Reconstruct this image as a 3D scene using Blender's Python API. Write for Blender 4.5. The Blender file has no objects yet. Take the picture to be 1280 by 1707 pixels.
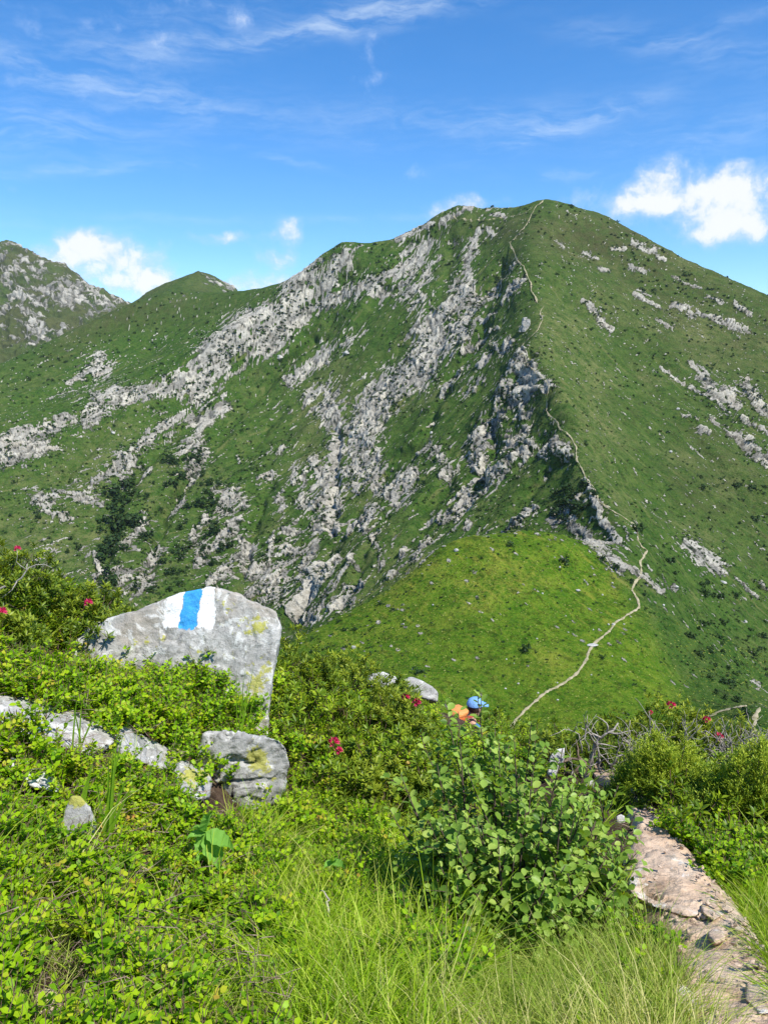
import bpy, bmesh, math, random
import numpy as np
from mathutils import Vector, Matrix

random.seed(7)
RNG = np.random.default_rng(11)
scene = bpy.context.scene
COL = scene.collection
rad = math.radians

# ------------------------------------------------------------------ camera
FPX = 1340.0                       # focal length in photo pixels (1280 x 1707)
PITCH = math.atan((853.5 - 620.0) / FPX)
cam_data = bpy.data.cameras.new('camera')
cam_data.sensor_fit = 'VERTICAL'
cam_data.angle = 2 * math.atan(853.5 / FPX)
cam_data.clip_start = 0.05
cam_data.clip_end = 20000
cam = bpy.data.objects.new('camera', cam_data)
cam.rotation_euler = (rad(90) - PITCH, 0, 0)
cam.location = (0, 0, 0)           # the eye is the origin of the scene
COL.objects.link(cam)
scene.camera = cam

# ------------------------------------------------------------------ sun and sky
SUN = Vector((0.46, -0.40, 0.85)).normalized()
sun_data = bpy.data.lights.new('sun', 'SUN')
sun_data.energy = 4.6
sun_data.angle = rad(0.53)
sun_data.color = (1.0, 0.955, 0.88)
sun = bpy.data.objects.new('sun', sun_data)
sun.rotation_euler = (-SUN).to_track_quat('-Z', 'Y').to_euler()
sun.location = (30, -20, 60)
COL.objects.link(sun)

scene.view_settings.view_transform = 'Standard'
scene.view_settings.look = 'None'
scene.view_settings.gamma = 1
scene.view_settings.use_curve_mapping = False
scene.view_settings.exposure = 0.60
scene.cycles.max_bounces = 6
scene.cycles.diffuse_bounces = 3
scene.cycles.glossy_bounces = 2
scene.cycles.transmission_bounces = 4
scene.cycles.transparent_max_bounces = 4
scene.cycles.volume_bounces = 1
scene.cycles.caustics_reflective = False
scene.cycles.caustics_refractive = False

class NT:
    """small node-tree helper"""
    def __init__(s, tree):
        s.t = tree; s.n = tree.nodes; s.l = tree.links
    def node(s, kind, **kw):
        n = s.n.new(kind)
        for k, v in kw.items(): setattr(n, k, v)
        return n
    def put(s, sock, v):
        if v is None: return
        if isinstance(v, bpy.types.NodeSocket): s.l.new(v, sock)
        else: sock.default_value = v
    def math(s, op, a, b=None, c=None, clamp=False):
        n = s.node('ShaderNodeMath', operation=op, use_clamp=clamp)
        s.put(n.inputs[0], a); s.put(n.inputs[1], b); s.put(n.inputs[2], c)
        return n.outputs[0]
    def vmath(s, op, a, b=None):
        n = s.node('ShaderNodeVectorMath', operation=op)
        s.put(n.inputs[0], a); s.put(n.inputs[1], b)
        return n.outputs[0]
    def noise(s, vec, scale, detail=4, rough=0.55, dist=0.0, lac=2.0):
        n = s.node('ShaderNodeTexNoise')
        s.put(n.inputs['Vector'], vec); s.put(n.inputs['Scale'], scale)
        n.inputs['Detail'].default_value = detail; n.inputs['Roughness'].default_value = rough
        n.inputs['Distortion'].default_value = dist; n.inputs['Lacunarity'].default_value = lac
        return n.outputs[0]
    def step(s, x, a, b):
        n = s.node('ShaderNodeMapRange', interpolation_type='SMOOTHSTEP')
        s.put(n.inputs[0], x); s.put(n.inputs[1], a); s.put(n.inputs[2], b)
        n.inputs[3].default_value = 0; n.inputs[4].default_value = 1
        return n.outputs[0]
    def mix(s, f, a, b, blend='MIX'):
        n = s.node('ShaderNodeMix', data_type='RGBA', blend_type=blend)
        s.put(n.inputs[0], f)
        for k, v in ((6, a), (7, b)):
            if isinstance(v, tuple) and len(v) == 3: v = v + (1,)
            s.put(n.inputs[k], v)
        return n.outputs[2]
    def ramp(s, f, stops):
        n = s.node('ShaderNodeValToRGB')
        cr = n.color_ramp
        while len(cr.elements) < len(stops): cr.elements.new(0.5)
        for e, (p, c) in zip(cr.elements, stops):
            e.position = p; e.color = tuple(c) + (1,)
        s.put(n.inputs[0], f)
        return n.outputs[0]
    def attr(s, name, kind='GEOMETRY'):
        n = s.node('ShaderNodeAttribute', attribute_type=kind, attribute_name=name)
        return n
    def comb(s, x, y, z=0.0):
        n = s.node('ShaderNodeCombineXYZ')
        s.put(n.inputs[0], x); s.put(n.inputs[1], y); s.put(n.inputs[2], z)
        return n.outputs[0]

def pix_azel(u, v):
    d = Vector(((u - 640) / FPX, math.cos(PITCH) + (853.5 - v) / FPX * math.sin(PITCH),
                -math.sin(PITCH) + (853.5 - v) / FPX * math.cos(PITCH))).normalized()
    return math.atan2(d.x, d.y), math.asin(d.z)

def build_world():
    w = bpy.data.worlds.new('World'); scene.world = w; w.use_nodes = True
    T = NT(w.node_tree); T.n.clear()
    out = T.node('ShaderNodeOutputWorld'); bg = T.node('ShaderNodeBackground')
    sky = T.node('ShaderNodeTexSky', sky_type='NISHITA')
    sky.sun_disc = False
    sky.sun_elevation = math.asin(SUN.z)
    sky.sun_rotation = math.atan2(SUN.x, SUN.y)
    sky.altitude = 2000; sky.air_density = 1.0; sky.dust_density = 0.35; sky.ozone_density = 2.6
    hs = T.node('ShaderNodeHueSaturation'); hs.inputs['Saturation'].default_value = 1.32
    hs.inputs['Value'].default_value = 1.0; hs.inputs['Hue'].default_value = 0.502
    T.l.new(sky.outputs[0], hs.inputs['Color'])
    tc = T.node('ShaderNodeTexCoord')
    sep = T.node('ShaderNodeSeparateXYZ'); T.l.new(tc.outputs['Generated'], sep.inputs[0])
    az = T.math('ARCTAN2', sep.outputs[0], sep.outputs[1])
    el = T.math('ARCSINE', sep.outputs[2])
    wv = T.comb(az, el, 0.37)
    # domain warp shared by all clouds
    wn = T.node('ShaderNodeTexNoise'); T.l.new(wv, wn.inputs['Vector']); wn.inputs['Scale'].default_value = 22
    wn.inputs['Detail'].default_value = 5
    warp = T.vmath('MULTIPLY', T.vmath('SUBTRACT', wn.outputs[1], (0.5, 0.5, 0.5)), (0.028, 0.02, 0.0))
    wp = T.vmath('ADD', wv, warp)
    sp = T.node('ShaderNodeSeparateXYZ'); T.l.new(wp, sp.inputs[0])
    def blobs(lst):
        tot = None
        for (u, v, su, sv, rot, amp) in lst:
            a0, e0 = pix_azel(u, v)
            dx = T.math('SUBTRACT', sp.outputs[0], a0); dy = T.math('SUBTRACT', sp.outputs[1], e0)
            c, s_ = math.cos(rad(rot)), math.sin(rad(rot))
            rx = T.math('MULTIPLY_ADD', dy, s_ * FPX / su, T.math('MULTIPLY', dx, c * FPX / su))
            ry = T.math('MULTIPLY_ADD', dx, -s_ * FPX / sv, T.math('MULTIPLY', dy, c * FPX / sv))
            r2 = T.math('MULTIPLY_ADD', rx, rx, T.math('MULTIPLY', ry, ry))
            g = T.math('MULTIPLY', T.math('EXPONENT', T.math('MULTIPLY', r2, -1.0)), amp)
            tot = g if tot is None else T.math('ADD', tot, g)
        return tot
    # heaped clouds: (u, v, half width, half height, tilt, amount)
    cum = [(150, 398, 52, 22, 4, 1.0), (118, 418, 62, 24, 12, .95), (215, 425, 60, 22, 8, 1.0), (190, 455, 110, 26, 0, .85),
           (255, 465, 45, 16, 0, .8), (210, 490, 80, 22, 0, 1.15), (375, 396, 62, 14, 2, 1.15), (487, 385, 27, 22, 0, 1.0),
           (465, 432, 40, 15, 0, 1.05), (435, 472, 68, 20, 8, 1.3), (770, 345, 82, 26, 8, 1.3), (1090, 290, 78, 30, 22, .85),
           (1140, 330, 120, 34, 10, .84), (1200, 325, 100, 42, 8, .94), (1255, 345, 75, 40, 0, .90), (1180, 390, 62, 18, 12, .85), (1245, 382, 60, 20, 5, .8),
           (1060, 345, 48, 18, 10, .82), (965, 335, 40, 24, 20, .75), (690, 290, 36, 18, 0, .68), (145, 150, 20, 22, 50, .74),
           (15, 305, 42, 28, 20, .70), (1275, 488, 30, 8, 0, .8), (250, 85, 46, 34, 40, .72), (180, 40, 60, 30, 20, .58),
           (600, 75, 42, 20, 30, .70), (615, 140, 52, 26, 40, .68), (20, 8, 50, 16, 0, .7), (45, 50, 36, 20, 0, .66), (20,135,40,22,0,.6),
           (1225, 270, 26, 12, 0, .58), (330, 8, 50, 18, 0, .65), (400, 30, 55, 24, 40, .56)]
    cd = blobs([c[:5] + (c[5] * (.86 if c[2] > 65 else 1.0),) for c in cum])
    n1 = T.noise(wp, 26, 9, 0.60)
    n2 = T.noise(T.vmath('ADD', wp, (3.1, 1.7, 0.0)), 75, 7, 0.62)
    nn = T.math('MULTIPLY_ADD', n2, 0.42, T.math('MULTIPLY', n1, 0.95))
    cdn = T.math('ADD', cd, T.math('MULTIPLY_ADD', nn, 2.1, -1.72))
    cmask = T.math('MULTIPLY', T.step(cdn, 0.14, 1.40), T.step(cd, 0.05, 0.6))
    # thin high cloud
    cir = [(560, 45, 300, 14, 9, .75), (120, 125, 230, 12, -8, .40), (200, 80, 260, 60, 20, .34), (930, 215, 130, 14, 14, .75), (860, 200, 190, 24, 3, .42),
           (60, 220, 170, 34, 2, .50), (330, 180, 260, 30, -6, .36), (150, 285, 150, 8, 7, .55), (470, 265, 80, 6, -12, .4), (640, 20, 170, 14, 8, .4),
           (1180, 220, 160, 30, 4, .36), (920, 292, 70, 7, -4, .55), (1060, 60, 120, 16, -12, .42), (1210, 36, 70, 10, 8, .42),
           (500, 367, 330, 6, 1, .42), (80, 377, 150, 6, 2, .4), (1240, 95, 120, 20, -10, .32), (700, 190, 170, 22, -3, .28), (620,10,90,16,10,.35)]
    ci = blobs(cir)
    st = T.vmath('MULTIPLY', T.vmath('ADD', wv, T.vmath('MULTIPLY', warp, (1.3, 1.0, 0.0))), (1.0, 5.0, 1.0))
    n3 = T.noise(st, 10, 8, 0.62, 0.6)
    n4 = T.noise(st, 34, 6, 0.6)
    ct = T.math('MULTIPLY_ADD', n4, 0.5, n3)
    cim = T.math('MULTIPLY', T.step(ct, 0.56, 1.10), T.math('MINIMUM', T.math('ADD', ci, 0.02), 1.0))
    cim = T.math('MULTIPLY', cim, 0.50)
    below = T.step(el, -0.02, 0.03)
    # cloud brightness: bright crowns, greyer undersides follow the thickness
    shade = T.mix(T.step(T.math('ADD', cdn, T.math('MULTIPLY_ADD', n2, 1.6, -0.80)), 0.55, 1.35), (3.0, 3.75, 5.1), (4.75, 4.8, 4.9))
    c1 = T.mix(T.math('MULTIPLY', cim, below), hs.outputs[0], (4.0, 4.6, 5.2))
    c2 = T.mix(T.math('MULTIPLY', T.math('MULTIPLY', cmask, 0.93), below), c1, shade)
    T.l.new(c2, bg.inputs[0]); bg.inputs[1].default_value = 0.145
    T.l.new(bg.outputs[0], out.inputs[0])
build_world()

# ------------------------------------------------------------------ numbers: noise, projection, interpolation
_perm = np.random.default_rng(3).permutation(256).astype(np.int32)
_perm = np.concatenate([_perm, _perm, _perm])
_grad = np.random.default_rng(4).normal(size=(256, 3)).astype(np.float32)
_grad /= np.linalg.norm(_grad, axis=1)[:, None]
_cellr = np.random.default_rng(5).random((256, 4)).astype(np.float32)

def perlin(P, seed=0):
    P = np.asarray(P, np.float32) + np.float32(seed * 17.31)
    I = np.floor(P).astype(np.int32); F = P - I
    W = F * F * F * (F * (F * 6 - 15) + 10)
    I &= 255
    res = 0
    for dx in (0, 1):
        wx = W[:, 0] if dx else 1 - W[:, 0]
        hx = _perm[(I[:, 0] + dx) & 255]
        for dy in (0, 1):
            wy = W[:, 1] if dy else 1 - W[:, 1]
            hy = _perm[hx + ((I[:, 1] + dy) & 255)]
            for dz in (0, 1):
                wz = W[:, 2] if dz else 1 - W[:, 2]
                h = _perm[hy + ((I[:, 2] + dz) & 255)]
                g = _grad[h]
                d = g[:, 0] * (F[:, 0] - dx) + g[:, 1] * (F[:, 1] - dy) + g[:, 2] * (F[:, 2] - dz)
                res = res + wx * wy * wz * d
    return res * 1.5

def fbm(P, octv=4, seed=0, gain=0.5, lac=2.03):
    P = np.asarray(P, np.float32); a = 1.0; r = 0; s = 0
    for o in range(octv):
        r = r + a * perlin(P, seed + o); s += a
        P = P * lac; a *= gain
    return r / s * 1.4

def ridged(P, octv=4, seed=0, gain=0.5, lac=2.1):
    P = np.asarray(P, np.float32); a = 1.0; r = 0; s = 0
    for o in range(octv):
        n = 1 - np.abs(perlin(P, seed + o)) * 1.6
        r = r + a * n * n; s += a
        P = P * lac; a *= gain
    return r / s

def worley(P, seed=0):
    P = np.asarray(P, np.float32) + np.float32(seed * 7.7)
    I = np.floor(P).astype(np.int32); F = P - I
    n = len(P)
    f1 = np.full(n, 9., np.float32); f2 = np.full(n, 9., np.float32); cid = np.zeros(n, np.float32)
    for dx in (-1, 0, 1):
        hx = _perm[(I[:, 0] + dx) & 255]
        for dy in (-1, 0, 1):
            hy = _perm[hx + ((I[:, 1] + dy) & 255)]
            for dz in (-1, 0, 1):
                h = _perm[hy + ((I[:, 2] + dz) & 255)]
                c = _cellr[h]
                d = (c[:, 0] + dx - F[:, 0]) ** 2 + (c[:, 1] + dy - F[:, 1]) ** 2 + (c[:, 2] + dz - F[:, 2]) ** 2
                m = d < f1
                f2 = np.where(m, f1, np.minimum(f2, d)); cid = np.where(m, c[:, 3], cid); f1 = np.where(m, d, f1)
    return np.sqrt(f1), np.sqrt(f2), cid

def sstep(x, a, b):
    t = np.clip((x - a) / (b - a), 0, 1)
    return t * t * (3 - 2 * t)

CP, SP = math.cos(PITCH), math.sin(PITCH)
def at(u, v, Y):
    """point of the place seen at photo position u, v that lies Y metres ahead"""
    dx = (u - 640) / FPX; dy = (853.5 - v) / FPX
    t = Y / (CP + dy * SP)
    return np.array((t * dx, Y, t * (-SP + dy * CP)))
def seen(P):
    P = np.asarray(P)
    f = P[..., 1] * CP - P[..., 2] * SP
    up = P[..., 1] * SP + P[..., 2] * CP
    f = np.maximum(f, 1e-3)
    return 640 + FPX * P[..., 0] / f, 853.5 - FPX * up / f

class Field:
    """smooth height field through scattered points"""
    def __init__(s, pts, c, smooth=0.0):
        p = np.array(pts, float)
        s.x = p[:, :2]; s.c = c
        n = len(p)
        d = np.sqrt(((s.x[:, None] - s.x[None]) ** 2).sum(-1) + c * c)
        A = np.zeros((n + 3, n + 3)); A[:n, :n] = -d
        A[:n, :n] -= np.eye(n) * smooth
        A[:n, n] = 1; A[:n, n + 1:] = s.x; A[n, :n] = 1; A[n + 1:, :n] = s.x.T
        s.w = np.linalg.solve(A, np.concatenate([p[:, 2], np.zeros(3)]))
    def __call__(s, X, Y):
        sh = np.shape(X); X = np.ravel(X).astype(float); Y = np.ravel(Y).astype(float)
        out = s.w[-3] + s.w[-2] * X + s.w[-1] * Y
        for k in range(len(s.x)):
            out -= s.w[k] * np.sqrt((X - s.x[k, 0]) ** 2 + (Y - s.x[k, 1]) ** 2 + s.c ** 2)
        return out.reshape(sh)

# ------------------------------------------------------------------ objects
def tag(o, label=None, cat=None, group=None, kind=None):
    if label: o['label'] = label
    if cat: o['category'] = cat
    if group: o['group'] = group
    if kind: o['kind'] = kind
    return o

def empty(name, loc=(0, 0, 0), rz=0):
    o = bpy.data.objects.new(name, None); o.location = loc; o.rotation_euler = (0, 0, rz)
    o.empty_display_size = 0.2
    COL.objects.link(o); return o

def mesh_np(name, V, F, mats=(), midx=None, smooth=True, attrs=None):
    """mesh from numpy arrays; F is (n,3), (n,4) or a list of polygons"""
    me = bpy.data.meshes.new(name)
    V = np.ascontiguousarray(V, np.float32)
    if isinstance(F, np.ndarray):
        k = F.shape[1]; nf = len(F)
        me.vertices.add(len(V)); me.vertices.foreach_set('co', V.ravel())
        me.loops.add(nf * k); me.loops.foreach_set('vertex_index', np.ascontiguousarray(F, np.int32).ravel())
        me.polygons.add(nf); me.polygons.foreach_set('loop_start', np.arange(0, nf * k, k, dtype=np.int32))
        me.update(calc_edges=True)
    else:
        me.from_pydata(V.tolist(), [], F)
    for m in mats: me.materials.append(m)
    if midx is not None: me.polygons.foreach_set('material_index', np.asarray(midx, np.int32))
    me.polygons.foreach_set('use_smooth', np.full(len(me.polygons), bool(smooth)))
    for k, a in (attrs or {}).items():
        a = np.asarray(a)
        if a.ndim == 2:
            at_ = me.attributes.new(k, 'FLOAT_VECTOR', 'POINT'); at_.data.foreach_set('vector', a.astype(np.float32).ravel())
        elif a.dtype.kind == 'i':
            at_ = me.attributes.new(k, 'INT', 'POINT'); at_.data.foreach_set('value', a.astype(np.int32))
        else:
            at_ = me.attributes.new(k, 'FLOAT', 'POINT'); at_.data.foreach_set('value', a.astype(np.float32))
    me.update()
    return me

def link(name, me, parent=None, loc=None):
    o = bpy.data.objects.new(name, me)
    COL.objects.link(o)
    if parent is not None: o.parent = parent
    if loc is not None: o.location = loc
    return o

class MB:
    """collects pieces for ONE mesh"""
    def __init__(s): s.V = []; s.F = []; s.M = []; s.n = 0; s.T = []
    def add(s, V, F, m=0, t=0.0):
        V = np.asarray(V, float)
        s.V.append(V); s.F += [[i + s.n for i in f] for f in F]; s.M += [m] * len(F); s.n += len(V)
        s.T += [t] * len(V)
    def tube(s, pts, r0, r1, k=5, m=0, t=0.0):
        pts = [np.asarray(p, float) for p in pts]; n = len(pts); V = []; F = []
        for i, p in enumerate(pts):
            d = pts[min(i + 1, n - 1)] - pts[max(i - 1, 0)]; d = d / (np.linalg.norm(d) + 1e-9)
            a = np.cross(d, (0.3, 0.9, 0.2)); a /= np.linalg.norm(a) + 1e-9; b = np.cross(d, a)
            r = r0 + (r1 - r0) * i / max(n - 1, 1)
            for j in range(k):
                an = 2 * math.pi * j / k
                V.append(p + r * (math.cos(an) * a + math.sin(an) * b))
        for i in range(n - 1):
            for j in range(k):
                F.append((i * k + j, i * k + (j + 1) % k, (i + 1) * k + (j + 1) % k, (i + 1) * k + j))
        F.append(tuple(range(k))[::-1]); F.append(tuple((n - 1) * k + j for j in range(k)))
        s.add(V, F, m, t)
    def mesh(s, name, mats, smooth=True):
        V = np.concatenate(s.V)
        return mesh_np(name, V, s.F, mats, s.M, smooth, {'tint': np.array(s.T, float)})
    def build(s, name, mats, parent=None, smooth=True):
        return link(name, s.mesh(name, mats, smooth), parent)

def new_mat(name):
    m = bpy.data.materials.new(name); m.use_nodes = True
    T = NT(m.node_tree); bs = T.n['Principled BSDF']
    return m, T, bs

def leaf_mat(name, cols, trans=0.45, rough=0.45, kind='INSTANCER', tcol=None):
    """thin leaf: varied greens, some light passing through"""
    m, T, bs = new_mat(name)
    a = T.attr('tint', kind)
    geo = T.node('ShaderNodeNewGeometry')
    rnd = geo.outputs['Random Per Island']
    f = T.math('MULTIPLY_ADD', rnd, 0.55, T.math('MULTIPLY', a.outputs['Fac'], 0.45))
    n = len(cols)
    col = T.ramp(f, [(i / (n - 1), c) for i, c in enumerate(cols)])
    tc = T.node('ShaderNodeTexCoord')
    nz = T.noise(tc.outputs['Object'], 60, 3)
    col = T.mix(0.35, col, T.ramp(nz, [(0.3, (0.75,) * 3), (0.7, (1.2,) * 3)]), 'MULTIPLY')
    T.put(bs.inputs['Base Color'], col)
    bs.inputs['Roughness'].default_value = rough
    bs.inputs['Specular IOR Level'].default_value = 0.16
    tr = T.node('ShaderNodeBsdfTranslucent')
    T.put(tr.inputs['Color'], T.mix(1.0, col, tcol or (1.5, 1.35, 0.45), 'MULTIPLY'))
    mx = T.node('ShaderNodeMixShader'); mx.inputs[0].default_value = trans
    T.l.new(bs.outputs[0], mx.inputs[1]); T.l.new(tr.outputs[0], mx.inputs[2])
    T.l.new(mx.outputs[0], T.n['Material Output'].inputs['Surface'])
    return m
# ------------------------------------------------------------------ the mountain: skeleton of crests, gullies and flanks
def line(pts, n=6):
    out = []
    P = [at(*p) for p in pts]
    for a, b in zip(P[:-1], P[1:]):
        for i in range(n): out.append(a + (b - a) * i / n)
    out.append(P[-1]); return out

def behind(pts, dy, dz):
    return [np.array((p[0] * (1 + dy / p[1]), p[1] + dy, p[2] - dz)) for p in pts]

def build_field():
    main_ridge = line([(910, 331, 1300), (870, 400, 1130), (875, 468, 1000), (897, 520, 900), (870, 590, 800), (914, 645, 715), (940, 720, 635),
                       (962, 788, 565), (1002, 850, 508), (1040, 905, 462), (1066, 962, 418)], 4)
    right_sky = line([(910, 331, 1300), (1000, 357, 1285), (1080, 396, 1250), (1160, 440, 1205), (1280, 492, 1150), (1440, 556, 1090)], 4)
    left_sky = line([(910, 331, 1300), (845, 349, 1315), (800, 353, 1325), (770, 341, 1332), (735, 356, 1340), (660, 402, 1352), (610, 411, 1360), (572, 407, 1362)], 4)
    shoulder = line([(572, 407, 1362), (530, 440, 1420), (480, 468, 1500), (430, 490, 1600), (370, 494, 1650), (300, 490, 1660), (240, 500, 1640), (200, 514, 1600),
                     (100, 560, 1500), (0, 607, 1400), (-160, 670, 1290)], 3)
    pts = main_ridge + right_sky[1:] + left_sky[1:] + shoulder[1:]
    pts += behind(right_sky[2::2], 260, 190) + behind(left_sky[2::2], 260, 200) + behind(shoulder[1::2], 260, 150)
    pts += behind(right_sky[2::4], 700, 500) + behind(left_sky[2::4], 700, 520) + behind(shoulder[1::3], 500, 320)
    # rib of rock that runs down to the left in front of the green slope
    pts += line([(572, 407, 1362), (500, 472, 1330), (450, 535, 1290), (395, 562, 1255), (330, 610, 1210), (250, 652, 1160), (165, 680, 1110), (90, 708, 1060), (0, 735, 1010)], 2)[1:]
    for q in [(450, 520, 1400), (360, 545, 1440), (250, 590, 1420), (150, 640, 1330), (60, 680, 1240),
              # left face, between the ribs
              (0, 790, 935), (100, 780, 960), (60, 850, 860), (0, 880, 820), (-120, 800, 900), (-120, 900, 760),
              (180, 760, 1010), (150, 830, 900), (280, 740, 1080), (330, 690, 1150), (250, 830, 930), (330, 800, 985), (420, 640, 1220), (400, 720, 1110), (420, 800, 985),
              (330, 900, 850), (200, 930, 770), (100, 930, 770), (0, 960, 730), (300, 980, 720), (200, 1000, 690), (400, 960, 735), (430, 900, 830), (400, 1040, 650),
              (480, 700, 1120), (480, 800, 960), (520, 880, 820), (500, 960, 715), (480, 1040, 620), (470, 1090, 590), (560, 700, 1060), (550, 780, 930), (570, 850, 830),
              (600, 560, 1200), (600, 640, 1110), (520, 600, 1230), (520, 520, 1310), (640, 500, 1250), (700, 420, 1310), (780, 400, 1285), (720, 480, 1200), (700, 560, 1110),
              (640, 660, 1035), (610, 740, 950), (660, 720, 930), (640, 800, 835), (590, 870, 745), (540, 940, 675), (780, 450, 1200), (830, 420, 1180), (760, 530, 1085), (830, 480, 1090), (840, 540, 960),
              (730, 640, 960), (790, 590, 985), (700, 720, 865), (800, 650, 865), (850, 610, 830), (760, 740, 785), (700, 800, 745), (850, 690, 745), (840, 760, 675), (900, 700, 700), (900, 770, 630), (915, 740, 650),
              (780, 830, 665), (700, 880, 655), (620, 930, 635), (860, 840, 590), (930, 800, 590), (940, 850, 545), (880, 880, 545), (800, 900, 575), (720, 940, 570), (640, 990, 565), (560, 1030, 560), (500, 1080, 545),
              (960, 900, 505), (1000, 905, 480),
              # right flank
              (960, 420, 1165), (1050, 470, 1115), (1150, 520, 1065), (1280, 590, 985), (1420, 640, 930), (950, 520, 975), (1000, 600, 860), (1100, 620, 900), (1280, 690, 850), (1420, 760, 790),
              (960, 640, 775), (1000, 720, 690), (1100, 740, 730), (1200, 700, 815), (1200, 800, 690), (1280, 800, 720), (1020, 800, 600), (1100, 860, 590), (1200, 900, 585), (1280, 920, 595), (1420, 900, 660),
              (1060, 880, 510), (1110, 940, 480), (1180, 1000, 480), (1280, 1040, 500), (1420, 1040, 520), (1110, 990, 430), (1170, 1060, 425), (1240, 1120, 415), (1280, 1150, 405), (1420, 1200, 390),
              # grassy spur with its knoll
              (890, 886, 440), (940, 893, 440), (840, 893, 436), (800, 897, 432), (755, 905, 430), (700, 940, 424), (650, 975, 418), (600, 1003, 410), (550, 1035, 400), (492, 1068, 388), (440, 1100, 370), (990, 912, 440),
              (880, 960, 392), (800, 970, 386), (700, 1020, 370), (960, 980, 395), (1020, 1000, 390), (1065, 1008, 384), (1040, 1030, 370), (985, 1080, 334), (940, 1140, 302), (900, 1165, 290), (850, 1232, 260),
              (600, 1080, 350), (560, 1120, 322), (700, 1110, 318), (800, 1070, 334), (760, 1150, 292), (640, 1160, 286), (500, 1130, 310), (1080, 1080, 345), (1060, 1140, 308), (1000, 1180, 282), (1130, 1130, 335), (1200, 1180, 300),
              (1120, 1190, 285), (1190, 1195, 278), (1222, 1180, 281), (1265, 1180, 279), (1256, 1238, 240), (1400, 1240, 262), (1100, 1240, 252)]:
        pts.append(at(*q))
    # hidden ground: behind the spur, and our own slope falling to the col
    pts += [np.array(q, float) for q in [
        (70, 492, -118), (20, 492, -150), (-40, 480, -180), (-110, 460, -200), (-200, 420, -215), (-170, 360, -200), (-90, 330, -165), (-60, 260, -142), (-160, 260, -170),
        (-300, 560, -225), (-420, 560, -235), (-300, 420, -235), (-10, 215, -118), (30, 200, -112), (110, 190, -102), (0, 100, -62), (60, 100, -62), (-60, 100, -66), (-60, 180, -112), (120, 120, -78),
        (0, 28, -19), (14, 28, -18), (-14, 28, -18.5), (0, 55, -36), (28, 55, -35), (-28, 55, -36)]]
    return Field(pts, 9.0, 0.0)

FAR = build_field()

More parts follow.
